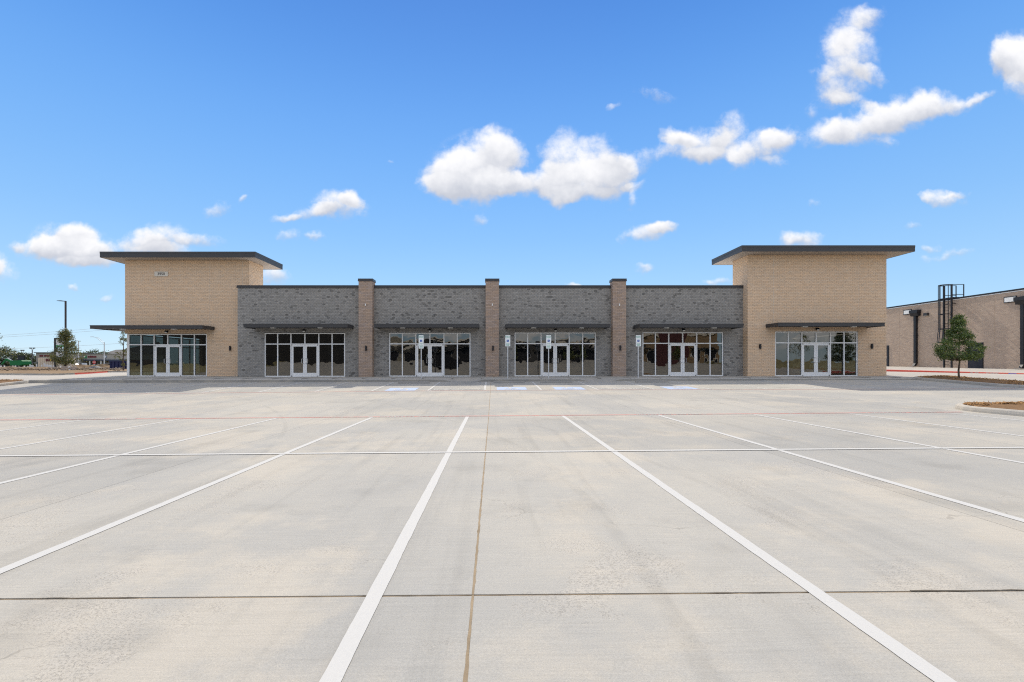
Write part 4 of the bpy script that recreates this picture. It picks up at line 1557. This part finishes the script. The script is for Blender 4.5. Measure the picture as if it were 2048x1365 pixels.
# caged roof ladder
la, lb_ = 42.96, 43.67
zg = apz(43.5, 43.3)
XL_ = XN - .36
lad = B()
lad.bar((XL_, la, zg), (XL_, la, 8.92), .11)
lad.bar((XL_, lb_, zg), (XL_, lb_, 8.92), .11)
ld = lad.build('roof_ladder', M['black_metal'], nb)
z = zg + .3
while z < 7.6:
    B().tube((XL_, la + .05, z), (XL_, lb_ - .05, z), .016, n=6).build('rung', M['black_metal'], ld)
    z += .305
for zz in (zg + 1.2, 3.4, 5.2, 7.1):
    for yy in (la, lb_):
        B().bar((XL_ + .05, yy, zz), (XN - .001, yy, zz), .06).build('bracket', M['black_metal'], ld)
ym = (la + lb_) / 2


def hoop(z, k):
    return [(XL_, la - .02 * k, z), (XL_ - .38 * k, la - .06 * k, z), (XL_ - .68 * k, la + .12, z), (XL_ - .74 * k, ym, z), (XL_ - .68 * k, lb_ - .12, z), (XL_ - .38 * k, lb_ + .06 * k, z), (XL_, lb_ + .02 * k, z)]


HZ = [(3.42, 1.18), (4.7, 1.0), (6.1, 1.0), (7.55, 1.0), (8.88, 1.0)]
for zz, k in HZ:
    h_ = B()
    pts = hoop(zz, k)
    for a, b in zip(pts, pts[1:]):
        h_.bar(a, b, .03, .08)
    h_.build('cage_hoop', M['black_metal'], ld)
for i in range(1, 6):
    v_ = B()
    pts = [hoop(zz, k)[i] for zz, k in HZ]
    for a, b in zip(pts, pts[1:]):
        v_.bar(a, b, .035, .05)
    v_.build('cage_bar', M['black_metal'], ld)
for yy in (la, lb_):
    rl = B()
    e = (XL_ + 1.15, yy)
    rl.bar((XL_, yy, 8.9), (e[0], yy, 8.9), .05)
    rl.bar((XL_, yy, 7.95), (e[0], yy, 7.95), .05)
    rl.bar((e[0], yy, 7.45), (e[0], yy, 8.92), .06)
    rl.build('roof_guardrail', M['black_metal'], ld)
B().box(XL_ + .1, XL_ + 1.1, la + .03, lb_ - .03, 7.66, 7.71).build('landing', M['black_metal'], ld)

# ---------------------------------------------------------------- left: lamps, site and street beyond
def zsite(X, Y):
    return .56 if Y < 75 else .42


tp = W(131.2, 742, 61)
t = thing('parking_lot_lamp', (tp.x, 61, .5), 'tall dark brown lamp pole with flat lamp head behind the young tree', 'lamp post')
b = B()
zt = W(131, 602.5, 61).z
b.bar((tp.x, 61, .4), (tp.x, 61, zt), .15)
b.build('pole', mat('bronze_pole', (.045, .030, .026), .5), t)
B().tube((tp.x, 61, .3), (tp.x, 61, 1.0), .3, n=12).build('base', M['kerb'], t)
b = B()
b.bar((tp.x + .05, 61, zt - .03), (tp.x - .55, 61, zt + .0), .09)
b.prism([(tp.x - .45, zt + .06), (tp.x - 1.0, zt + .045), (tp.x - 1.02, zt - .0), (tp.x - .45, zt - .03)], 'y', 60.8, 61.2)
b.build('lamp_head', M['dark_metal'], t)


def street_lamp(x, ytop, Y, reach_px, rise, curved, label):
    p = W(x, ytop, Y)
    t = thing('street_lamp', (p.x, Y, .3), label, 'street lamp', 'street lamps along the far road')
    B().tube((p.x, Y, -.4), (p.x, Y, p.z), .13, .10, 8).build('pole', M['galv'], t)
    e = W(x - reach_px, ytop - rise, Y)
    b = B()
    if curved:
        pts = [(lerp(p.x, e.x, i / 6), Y, p.z - .6 + (e.z - p.z + .6) * math.sin(math.pi / 2 * (i / 6))) for i in range(7)]
        b.path(pts, .05)
        pts = [(lerp(p.x, e.x + 1.1, i / 4), Y, p.z - .1 + (e.z - p.z - .05) * math.sin(math.pi / 2 * (i / 4))) for i in range(5)]
        b.path(pts, .04)
    else:
        b.path([(p.x, Y, p.z - .1), (lerp(p.x, e.x, .55), Y, lerp(p.z, e.z, .6)), tuple(e)], .05)
    b.build('arm', M['galv'], t)
    B().prism([(e.x + .3, e.z + .05), (e.x - .4, e.z + .03), (e.x - .45, e.z - .07), (e.x + .3, e.z - .06)], 'y', Y - .14, Y + .14).build('lamp_head', M['galv'], t)


street_lamp(157, 682, 120, 15, 6.5, False, 'grey street lamp with thin straight arm beside the young tree')
street_lamp(208.5, 685, 122, 24, 11, True, 'grey street lamp with curved double arm left of the shop\'s tower')
# twin floodlight far left
p = W(64.5, 700, 135)
t = thing('floodlight_pole', (p.x, 135, .3), 'thin pole with two floodlights above the tan site trailer', 'lamp post')
B().tube((p.x, 135, -.5), (p.x, 135, p.z), .14, .11, 8).build('pole', M['dark_metal'], t)
for s_ in (-1, 1):
    e = (p.x + s_ * .5, 135, p.z + .45)
    b = B().bar((p.x, 135, p.z - .1), e, .09)
    b.box(e[0] - .22, e[0] + .22, 134.8, 135.2, e[2] - .12, e[2] + .2)
    b.build('floodlight', M['dark_metal'], t)
for x, yt, lab in ((43, 702, 'left of two faint poles far behind the site'), (46.5, 702, 'right of two faint poles far behind the site')):
    p = W(x, yt, 190)
    t = thing('far_pole', (p.x, 190, .2), lab, 'pole', 'faint poles far behind the site')
    B().tube((p.x, 190, -.5), (p.x, 190, p.z), .12, .1, 6).build('shaft', M['galv'], t)
    B().box(p.x - .35, p.x + .35, 189.8, 190.2, p.z, p.z + .4).build('fixture', M['dark_metal'], t)
# utility wires between poles out of view
wires = [((-260, 683), (60, 671.5), (420, 640)), ((-260, 680), (60, 667.5), (420, 634)), ((-260, 701), (80, 695.5), (420, 674))]
for i, (a, m_, c) in enumerate(wires):
    A, Mi, C = W(a[0], a[1], 140), W(m_[0], m_[1], 140), W(c[0], c[1], 140)
    pts = []
    for j in range(17):
        s_ = j / 16
        pts.append(A * (1 - s_) ** 2 + (Mi * 2 - (A + C) * .5) * (2 * s_ * (1 - s_)) + C * s_ ** 2)
    o = B().path([tuple(q) for q in pts], .032, 5).build('overhead_wire', M['galv'])
    o['label'] = ('lower of the two upper overhead wires at far left', 'topmost overhead wire crossing the sky at far left', 'lowest overhead wire, running behind the street lamps')[i]
    o['category'] = 'wire'
    o['group'] = 'overhead wires'

# pylon sign
p0, p1 = W(110.2, 676.5, 112), W(133, 712, 112)
t = thing('pylon_sign', (p0.x, 112, .3), 'tall dark-framed shop sign partly hidden by the young tree', 'sign')
B().box(p0.x, p0.x + .38, 111.7, 112.3, -.3, p0.z).build('post', M['black_metal'], t)
B().box(p1.x - .38, p1.x, 111.7, 112.3, -.3, p0.z).build('post', M['black_metal'], t)
B().box(p0.x + .385, p1.x - .385, 111.72, 112.28, p0.z - .25, p0.z - .01).build('header', M['black_metal'], t)
for i, c in enumerate(((.62, .64, .66), (.10, .32, .16), (.55, .56, .58))):
    z1 = p0.z - .27 - i * 1.5
    B().box(p0.x + .385, p1.x - .385, 111.8, 112.2, z1 - (1.44 if i != 1 else .55), z1).build('sign_panel', mat('sign_panel_%s' % 'abc'[i], c, .5), t)

# tan site trailer with ribs
c0, c1, ct = W(76, 737, 112), W(134, 737, 112), W(76, 716, 112)
t = thing('site_trailer', (c0.x, 112, .4), 'long tan ribbed site trailer in front of the far shops', 'trailer')
M['tan_metal'] = mat('tan_metal', (.55, .475, .375), .6, vary=.06, vscale=.8)
B().box(c0.x, c1.x, 112, 114.4, .1, ct.z).build('box_body', M['tan_metal'], t)
lx = W(56, 737, 112).x
B().add([(c0.x - .003, 112.0, .1), (c0.x - .003, 112.0, ct.z), (lx, 115.5, ct.z), (lx, 115.5, .1), (c0.x + .6, 115.5, .1), (c0.x + .6, 115.5, ct.z)],
        [(0, 1, 2, 3), (1, 5, 2), (3, 2, 5, 4)]).build('end_wall', M['tan_metal'], t)
n = 14
for i in range(1, n):
    xx = lerp(c0.x, c1.x, i / n)
    B().box(xx - .05, xx + .05, 111.93, 111.999, .6, ct.z - .12).build('rib', M['tan_metal'], t)
sp = W(91.5, 717.8, 111.9)
sg = B().box(sp.x, sp.x + 1.75, 111.86, 111.92, sp.z - .62, sp.z).build('sign_board', mat('dark_red_board', (.10, .025, .03), .6), t)
B().tube((sp.x + 1.35, 111.855, sp.z - .31), (sp.x + 1.35, 111.84, sp.z - .31), .24, n=14).build('yellow_disc', mat('yellow_paint', (.65, .42, .03), .6), sg)

# green mini excavator
e0 = W(35, 737.5, 84)
t = thing('mini_excavator', (e0.x, 84, .45), 'green compact excavator with raised boom at far left', 'excavator')
gx, gy, gz = e0.x, 84.0, .42
M['green_paint'] = mat('green_paint', (.012, .14, .045), .6, spec=.2)
for s_ in (-.75, .75):
    B().prism([(gx - 1.0, gz + .05), (gx + 1.0, gz + .05), (gx + 1.2, gz + .28), (gx + 1.0, gz + .52), (gx - 1.0, gz + .52), (gx - 1.2, gz + .28)], 'y', gy + s_ - .18, gy + s_ + .18).build('track', M['black_metal'], t)
B().prism([(gx - .5, gz + .6), (gx + 1.5, gz + .6), (gx + 1.75, gz + .8), (gx + 1.75, gz + 1.35), (gx + 1.55, gz + 1.55), (gx - .2, gz + 1.5), (gx - .5, gz + 1.2)], 'y', gy - .85, gy + .85).build('house', M['green_paint'], t)
b = B()
for dx in (-.3, .8):
    for dy_ in (-.7, .55):
        b.bar((gx + dx, gy + dy_, gz + 1.5), (gx + dx, gy + dy_, gz + 2.35), .08)
b.box(gx - .42, gx + .92, gy - .8, gy + .65, gz + 2.35, gz + 2.45)
b.box(gx + .72, gx + .8, gy - .66, gy + .51, gz + 1.5, gz + 2.34)
b.build('cab_frame', M['black_metal'], t)
B().box(gx + .45, gx + .7, gy - .4, gy + .3, gz + 1.5, gz + 2.0).build('seat', M['black_metal'], t)
b = B()
b.bar((gx - .4, gy, gz + .95), (gx - 2.1, gy, gz + 1.75), .26, .3)
b.build('boom', M['green_paint'], t)
B().bar((gx - 2.05, gy, gz + 1.75), (gx - 2.9, gy, gz + .75), .2, .26).build('stick', M['green_paint'], t)
B().bar((gx - .5, gy + .02, gz + 1.25), (gx - 1.9, gy + .02, gz + 1.98), .1).build('boom_cylinder', M['steel'], t)
B().prism([(gx - 3.1, gz + .8), (gx - 2.7, gz + .75), (gx - 2.75, gz + .25), (gx - 3.2, gz + .2)], 'y', gy - .3, gy + .3).build('bucket', M['dark_metal'], t)
B().prism([(gx - 1.5, gz + .1), (gx - 1.35, gz + .1), (gx - 1.3, gz + .5), (gx - 1.5, gz + .5)], 'y', gy - .95, gy + .95).build('blade', M['green_paint'], t)

# pipes and stakes in the dirt
ORD = 'first second third fourth fifth sixth seventh eighth ninth tenth eleventh twelfth thirteenth fourteenth'.split()
pr = random.Random(9)
for i, x in enumerate((60.5, 62.5, 64, 66, 73, 83.5, 88.5, 90.5, 93, 95, 97.5, 100, 102.5, 107)):
    Y = pr.uniform(66, 72)
    p = W(x, 0, Y)
    hgt = pr.uniform(.6, 1.0)
    o = B()
    o.tube((p.x, Y, .2), (p.x + pr.uniform(-.02, .02), Y, .5 + hgt), .075, n=8)
    o = o.build('conduit_pipe', M['galv'])
    o.location.z = 0
    o['label'] = '%s grey conduit pipe from the left, standing in the dirt' % ORD[i]
    o['category'] = 'pipe'
    o['group'] = 'conduit pipes standing in the dirt'
for i, (x, Y) in enumerate(((2, 70), (9, 71), (25.5, 69), (31, 70), (49, 68), (60, 74), (121.5, 66))):
    p = W(x, 0, Y)
    o = B().box(p.x - .07, p.x + .07, Y - .05, Y + .05, .35, 1.05).build('marker_post', M['white_plastic'])
    o['label'] = '%s short white marker post from the left, in the dirt' % ORD[i]
    o['category'] = 'post'
    o['group'] = 'white marker posts in the dirt'
# tan utility box by the tree
p = W(126, 742, 57)
o = thing('utility_box', (p.x, 57.5, .5), 'squat tan utility box on the dirt behind the young tree', 'utility box')
q0, q1 = W(127, 0, 57.5).x, W(140.5, 0, 57.5).x
B().box(q0, q1, 57.2, 58.4, .4, W(0, 734.3, 57.5).z).build('cabinet', mat('beige_box', (.45, .37, .31), .7), o)
B().box(q0 - .03, q1 + .03, 57.17, 58.43, W(0, 734.3, 57.5).z + .001, W(0, 734.3, 57.5).z + .06).build('lid', mat('beige_lid', (.50, .42, .35), .7), o)
B().box(q1 + .01, q1 + .16, 57.2, 57.35, .4, 1.05).build('edge_post', M['white_plastic'], o)
# dirt heaps
for i, (x, Y, w_, h_) in enumerate(((20, 64, 4.0, .5), (80, 63, 5.0, .45), (160, 72, 4.5, .75), (185, 70, 3.6, .65), (205, 74, 4.0, .8), (150, 66, 3.0, .5), (52, 66, 4.0, .4))):
    p = W(x, 0, Y)
    rr = random.Random(i + 40)
    b = B()
    n, m_ = 14, 5
    vs_ = [(p.x, Y, .45 + h_)]
    for j in range(1, m_ + 1):
        for k in range(n):
            a = 2 * math.pi * k / n
            f_ = j / m_
            vs_.append((p.x + w_ / 2 * f_ * math.cos(a) * rr.uniform(.85, 1.15), Y + w_ / 3 * f_ * math.sin(a), .45 + h_ * max(-.3, (1 - f_ * f_) + rr.uniform(-.16, .16)) - (.35 if j == m_ else 0)))
    fs_ = [(0, 1 + k, 1 + (k + 1) % n) for k in range(n)]
    for j in range(m_ - 1):
        for k in range(n):
            a, c = 1 + j * n, 1 + (j + 1) * n
            fs_.append((a + k, c + k, c + (k + 1) % n, a + (k + 1) % n))
    b.add(vs_, fs_).build('spoil_heap', M['dirt'], site_o, kind='stuff')
# rubble and clods
b = B()
rr = random.Random(77)
for _ in range(900):
    x, Y = rr.uniform(-20, 250), rr.uniform(54, 84)
    p = W(x, 0, Y)
    s_ = rr.uniform(.05, .22)
    c = Vector((p.x, Y, .56 + rr.uniform(0, .25)))
    v_ = [c + Vector((s_ * rr.uniform(.6, 1.3) * a, s_ * rr.uniform(.6, 1.3) * b_, s_ * rr.uniform(.3, .8) * d_)) for a, b_, d_ in ((1, 0, 0), (-1, 0, 0), (0, 1, 0), (0, -1, 0), (0, 0, 1), (0, 0, -1))]
    b.add(v_, [(0, 2, 4), (2, 1, 4), (1, 3, 4), (3, 0, 4), (2, 0, 5), (1, 2, 5), (3, 1, 5), (0, 3, 5)])
b.build('clods', mat('clods', (.25, .20, .15), .95, vary=.8, vscale=1.5), site_o, kind='stuff')
# black sheeting lying on the dirt
p = W(192, 738, 67)
vs_ = []
for j in range(5):
    for k in range(7):
        vs_.append((p.x + (k - 3) * .28 + rr.uniform(-.05, .05), 67 + (j - 2) * .5, .62 + .42 * math.exp(-((k - 3) ** 2) / 4 - ((j - 2) ** 2) / 2) + rr.uniform(0, .1)))
o = B().add(vs_, [(j * 7 + k, j * 7 + k + 1, (j + 1) * 7 + k + 1, (j + 1) * 7 + k) for j in range(4) for k in range(6)]).build('black_sheeting', M['black_metal'])
o['label'] = 'crumpled black plastic sheeting on the dirt left of the blue container'
o['category'] = 'sheeting'
# blue roll-off container
p0, p1 = W(219.2, 740.5, 66), W(262, 740.5, 66)
zt = W(0, 722.2, 66).z
t = thing('rolloff_container', (p0.x, 66, .5), 'dark blue waste container just left of the tower\'s glass corner', 'container')
M['navy'] = mat('navy_paint', (.018, .022, .075), .5, vary=.15, vscale=1)
b = B()
b.box(p0.x, p1.x, 66, 66.08, .6, zt)
b.box(p0.x, p1.x, 67.9, 67.98, .6, zt)
b.box(p0.x, p0.x + .08, 66.08, 67.9, .6, zt)
b.box(p1.x - .08, p1.x, 66.08, 67.9, .6, zt)
b.box(p0.x + .08, p1.x - .08, 66.08, 67.9, .6, .72)
b.build('tub', M['navy'], t)
B().box(p0.x - .05, p1.x + .05, 65.93, 65.998, zt - .12, zt + .02).build('top_rail', M['navy'], t)
for i in range(6):
    xx = lerp(p0.x, p1.x, (i + .3) / 6)
    B().box(xx - .06, xx + .06, 65.92, 65.999, .62, zt - .122).build('rib', M['navy'], t)
# stop sign
p = W(188.5, 725, 96)
t = thing('stop_sign', (p.x, 96, .4), 'small red octagonal stop sign before the far shops', 'stop sign')
B().bar((p.x, 96.02, -.1), (p.x, 96.02, p.z + .35), .06).build('post', M['galv'], t)
pts = [(p.x + .36 * math.cos(R(22.5 + 45 * i)), p.z + .36 * math.sin(R(22.5 + 45 * i))) for i in range(8)]
pl_ = B().prism(pts, 'y', 95.96, 95.975).build('plate', mat('stop_red', (.5, .03, .03), .5), t)
a_, b_ = text_polys('STOP', .27, 'CENTER', .004)
B().add([(p.x + q[0], 95.95, p.z + q[1]) for q in a_], b_).build('lettering', M['sign_white'], pl_)


def car(px, Y, paint_c, label, kind='suv', face=1):
    p = W(px, 0, Y)
    z = -.28
    t = thing('parked_car', (p.x, Y, z), label, 'car', 'cars parked by the far shops')
    s_ = face
    x = p.x
    h = 1.75 if kind != 'sedan' else 1.45
    low = [(-2.25, .35), (-2.3, .75), (-2.2, .95), (-1.2, 1.02), (1.3, 1.0), (2.2, .88), (2.3, .6), (2.25, .32)]
    pm = mat('car_paint', paint_c, .3, spec=.5)
    B().prism([(x + s_ * a, z + c) for a, c in low], 'y', Y - .9, Y + .9).build('body', pm, t)
    top = {'suv': [(-2.05, .96), (-1.9, h - .1), (-1.6, h), (.3, h), (1.2, 1.01)], 'sedan': [(-1.7, .97), (-1.0, h), (.35, h), (1.2, 1.0)],
           'pickup': [(-.4, .98), (-.3, h), (.6, h), (1.3, 1.0)]}[kind]
    cab = B().prism([(x + s_ * a, z + c) for a, c in top], 'y', Y - .78, Y + .78).build('cabin', pm, t)
    gl = [(a * .86 + .0, .98 + (c - .98) * .86) for a, c in top]
    B().prism([(x + s_ * a, z + c + .03) for a, c in gl], 'y', Y - .79, Y - .781).build('side_window', M['black_metal'], cab)
    for wx in (-1.4, 1.4):
        w_ = B().tube((x + s_ * wx, Y - .93, z + .33), (x + s_ * wx, Y - .7, z + .33), .33, n=14).build('wheel', M['black_metal'], t)
        B().tube((x + s_ * wx, Y - .945, z + .33), (x + s_ * wx, Y - .931, z + .33), .19, n=10).build('rim', M['galv'], w_)


car(146, 118, (.50, .50, .50), 'white parked car seen just right of the young tree', 'suv')
car(166.5, 121, (.45, .46, .47), 'white pickup parked between the tree and the stop sign', 'pickup', -1)
car(200, 116, (.5, .5, .51), 'white sedan parked right of the stop sign', 'sedan')
car(217, 121, (.42, .43, .44), 'pale parked car half hidden by the blue container', 'suv', -1)
car(134, 124, (.03, .03, .035), 'dark parked car behind the young tree\'s trunk', 'sedan')

# shopping strip
YS = 165
s0, s1 = W(72, 0, YS).x, W(262, 0, YS).x
t = thing('shopping_strip', ((s0 + s1) / 2, YS, .2), 'long low beige row of shops across the far road', 'building')
z1 = W(0, 709.0, YS).z
zc = W(0, 720, YS).z
M['beige_wall'] = mat('beige_stucco', (.36, .335, .30), .9, vary=.05, vscale=.3)
xm = W(160, 0, YS).x
B().box(xm, s1, YS, YS + 12, zc, z1).build('fascia_wall', M['beige_wall'], t)
B().box(xm - .1, s1 + .1, YS - .2, YS + 12.2, z1, z1 + .2).build('coping', mat('grey_coping', (.25, .24, .23), .8), t)
B().box(xm, s1, YS + 2.2, YS + 12, -.6, zc).build('shop_wall', mat('brick_red_wall', (.16, .085, .065), .8), t)
B().box(xm, s1, YS - 1.2, YS - .01, zc - .35, zc + .1).build('canopy_band', mat('slate_blue_band', (.05, .065, .10), .6), t)
for i in range(9):
    xx = lerp(xm, s1, (i + .5) / 9)
    w_ = B().box(xx - .8, xx + .8, YS + 2.1, YS + 2.18, -.4, zc - .5).build('shop_window', M['alum'], t)
    B().box(xx - .7, xx + .7, YS + 2.05, YS + 2.095, -.3, zc - .6).build('pane', mat('dim_pane', (.10, .13, .14), .1, spec=.6) if i == 0 else bpy.data.materials['dim_pane'], w_)
    if i % 2:
        B().box(xx + 1.0, xx + 1.3, YS - .9, YS - .6, -.6, zc - .36).build('canopy_post', M['alum'], t)
p = W(166, 714, YS - .1)
g = B().box(p.x - 1.5, p.x + 1.3, YS - .12, YS - .02, p.z - .55, p.z + .45).build('shop_sign', mat('green_sign', (.03, .25, .09), .5), t)
B().prism([(p.x - 1.0, p.z - .25), (p.x + .75, p.z - .2), (p.x + 1.0, p.z + .25), (p.x - .9, p.z + .15)], 'y', YS - .15, YS - .125).build('sign_face', M['white_plastic'], g)
M['maroon'] = mat('maroon_sign', (.16, .025, .035), .5)


def block_letters(xa, xb, z, h, Y, m):
    """shop lettering too far off to read: separate raised blocks"""
    n = int((xb - xa) / (h * .95))
    for i in range(n):
        a = lerp(xa, xb, i / n)
        w_ = (xb - xa) / n * .78
        B().box(a, a + w_, Y - .12, Y - .02, z - h / 2, z + h / 2 * (1 if i % 3 else .8)).build('sign_letter', m, t)


a, c = W(176, 714, YS), W(193.5, 714, YS)
block_letters(a.x, c.x, a.z, .62, YS, M['maroon'])
p = W(210.5, 714, YS)
g = B().tube((p.x, YS - .12, p.z), (p.x, YS - .02, p.z), .66, n=20).build('round_sign', mat('grey_blue_disc', (.20, .24, .30), .5), t)
B().tube((p.x - .12, YS - .15, p.z), (p.x - .12, YS - .125, p.z), .42, n=16).build('sign_face', M['white_plastic'], g)
# the taller shop on the strip's left
x0, x1 = W(72, 0, YS - 8).x, W(126, 0, YS - 8).x
t = thing('corner_shop', (x0, YS - 8, .2), 'grey-beige shop with dark red lettering behind the site trailer', 'building')
z1 = W(0, 706.5, YS - 8).z
B().box(x0, x1, YS - 8, YS + 4, -.6, z1).build('wall', M['beige_wall'], t)
B().box(x0 - .4, x1 + .2, YS - 8.4, YS + 4.2, z1, z1 + .25).build('roof_edge', M['cap_metal'], t)
B().box(x0 + .5, x1, YS - 8.3, YS - 8.01, .2, 1.9).build('window_band', bpy.data.materials['dim_pane'], t)
for xa, xb in ((79.5, 87), (88.8, 99.5)):
    a, c = W(xa, 712, YS - 8), W(xb, 712, YS - 8)
    block_letters(a.x, c.x, a.z, .6, YS - 8, M['maroon'])
# big grey roof far behind
YH = 230
a, b1, c1, d1 = W(199, 708, YH), W(212, 699.3, YH), W(227, 698.8, YH), W(300, 683, YH)
t = thing('far_house', (b1.x, YH, .2), 'large grey-roofed building rising behind the far shops', 'building')
zb_ = W(0, 709.5, YH).z
B().add([(a.x, YH, zb_), (d1.x, YH, zb_), (d1.x, YH + 6, d1.z), (c1.x, YH + 6, c1.z), (b1.x, YH + 6, b1.z), (d1.x, YH + 14, zb_), (a.x, YH + 14, zb_)],
        [(0, 1, 2, 3, 4), (6, 4, 3, 2, 5), (0, 4, 6), (1, 5, 2), (0, 6, 5, 1)]).build('roof', mat('grey_shingle', (.165, .155, .145), .9, vary=.1, vscale=.3), t)
B().box(a.x + 1, d1.x - .5, YH + .6, YH + 13.4, -.6, zb_ - .002).build('wall', mat('pale_wall', (.36, .33, .29), .9), t)

# ---------------------------------------------------------------- across the car park, behind the viewer: what the shop windows mirror
def opposite(name, x0, x1, Y, h, c, label, band=None, bays=0):
    z = G((x0 + x1) / 2, Y)
    t = thing(name, ((x0 + x1) / 2, Y, z), label, 'building')
    m = mat(name + '_wall', c, .9, vary=.08, vscale=.4)
    B().box(x0, x1, Y - 14, Y, z - .5, z + h).build('wall', m, t)
    B().box(x0 - .1, x1 + .1, Y - 14.1, Y + .1, z + h, z + h + .3).build('coping', M['cap_metal'] if band is None else band, t)
    for i in range(bays):
        xx = lerp(x0, x1, (i + .5) / bays)
        w_ = min(2.6, (x1 - x0) / bays * .36)
        f = B().box(xx - w_, xx + w_, Y + .01, Y + .08, z, z + 3).build('window', M['alum'], t)
        B().box(xx - w_ + .07, xx + w_ - .07, Y + .081, Y + .1, z + .08, z + 2.9).build('pane', M['black_metal'], f)
        B().box(xx - w_ - .5, xx + w_ + .5, Y + .12, Y + 1.3, z + 3.2, z + 3.42).build('canopy', M['dark_metal'], t)
    return t


opposite('charcoal_building', -104, -33, -42, 8.5, (.035, .034, .034), 'tall charcoal building behind the viewer, mirrored in the left shop windows', None, 0)
opposite('cream_building', -31, -17, -46, 5.2, (.26, .24, .195), 'cream building behind the viewer, mirrored in the second storefront from left', M['plaque'], 0)
opposite('grey_shops', -15, 28, -48, 5.0, (.075, .073, .072), 'dark grey shops behind the viewer, mirrored in the middle windows', M['plaque'], 7)
opposite('tan_building', 31, 52, -44, 8.2, (.27, .19, .115), 'tan building behind the viewer, mirrored in the fourth storefront from left', None, 0)
zq = G(42, -44)
o = B().box(38.5, 45.5, -43.99, -43.6, zq - .3, zq + 8.0).build('maroon_panel', mat('maroon_wall', (.085, .032, .034), .8), [q for q in bpy.data.objects if q.name == 'tan_building'][0])
# pieces that break up the mirrored fronts
def mirrored_front(root, x0, x1, Y, h, n, m):
    z = G((x0 + x1) / 2, Y)
    for i in range(n):
        xx = lerp(x0, x1, (i + .5) / n)
        w_ = (x1 - x0) / n * .3
        f = B().box(xx - w_, xx + w_, Y + .02, Y + .12, z, z + 2.7).build('window', M['alum'], root)
        B().box(xx - w_ + .08, xx + w_ - .08, Y + .121, Y + .14, z + .1, z + 2.6).build('pane', M['black_metal'], f)
    B().box(x0, x1, Y + .02, Y + 1.0, z + 3.0, z + 3.3).build('canopy', M['dark_metal'], root)
    B().box(x0, x1, Y + .02, Y + .3, z + h * .72, z + h * .80).build('cornice', m, root)


bp_ = {q.name: q for q in bpy.data.objects}
mirrored_front(bp_['cream_building'], -30.5, -17.5, -46, 5.2, 3, M['plaque'])
mirrored_front(bp_['tan_building'], 31.2, 38.2, -44, 8.2, 2, M['plaque'])
mirrored_front(bp_['tan_building'], 45.8, 51.8, -44, 8.2, 2, M['plaque'])
for i in range(9):
    xa = -14.5 + i * 4.75
    zz = G(6, -48) + 4.0 + (.35 if i % 2 else 0)
    B().box(xa, xa + 3.6, -47.99, -47.6, zz, zz + .55).build('cornice', M['plaque'], bp_['grey_shops'])
zq = G(-9, -22)
t = thing('waste_container', (-9.0, -22, zq), 'black waste container behind the viewer, mirrored in a centre-left door', 'container')
b = B()
b.prism([(-12.5, zq + .15), (-5.6, zq + .15), (-5.4, zq + 1.7), (-12.7, zq + 1.7)], 'y', -23.2, -20.8)
b.build('tub', M['black_metal'], t)
for i in range(6):
    B().box(-12.3 + i * 1.2, -12.18 + i * 1.2, -20.79, -20.7, zq + .2, zq + 1.6).build('rib', M['black_metal'], t)
zq = G(22, -18)
t = thing('brick_enclosure', (22.5, -18, zq), 'brown brick enclosure behind the viewer, mirrored right of centre', 'wall')
B().box(21.2, 24.5, -20, -18, zq - .1, zq + 2.3).build('brick_body', mat('enclosure_brick', (.26, .16, .10), .9, vary=.15, vscale=3), t)
B().box(21.1, 24.6, -20.1, -17.9, zq + 2.301, zq + 2.5).build('cap', M['plaque'], t)
for i, (x, Y, hh, lab) in enumerate(((16.0, -30, 3.6, 'mirrored young tree seen in the right pane of the centre-right windows'), (19, -34, 4.0, 'mirrored tree beside the brick enclosure in the windows'), (36, -26, 3.6, 'mirrored round tree in the fourth storefront\'s right sidelight'),
                                 (67, -38, 7.5, 'large mirrored tree in the left panes of the right tower'), (75, -36, 8.5, 'tallest mirrored tree, in the right tower\'s doors'), (84, -38, 9.5, 'mirrored tree in the rightmost panes of the right tower'), (-2, -46, 3.4, 'mirrored tree before the dark grey shops'), (5, -46, 3.2, 'second mirrored tree before the dark grey shops'))):
    tree('young_tree', (x, Y, G(x, Y)), hh * .3, hh * .7, hh * .3, YOUNG, lab, 50, 1500, .12, DARK_G, 60 + i, .06, 'trees mirrored in the shop windows', .14)
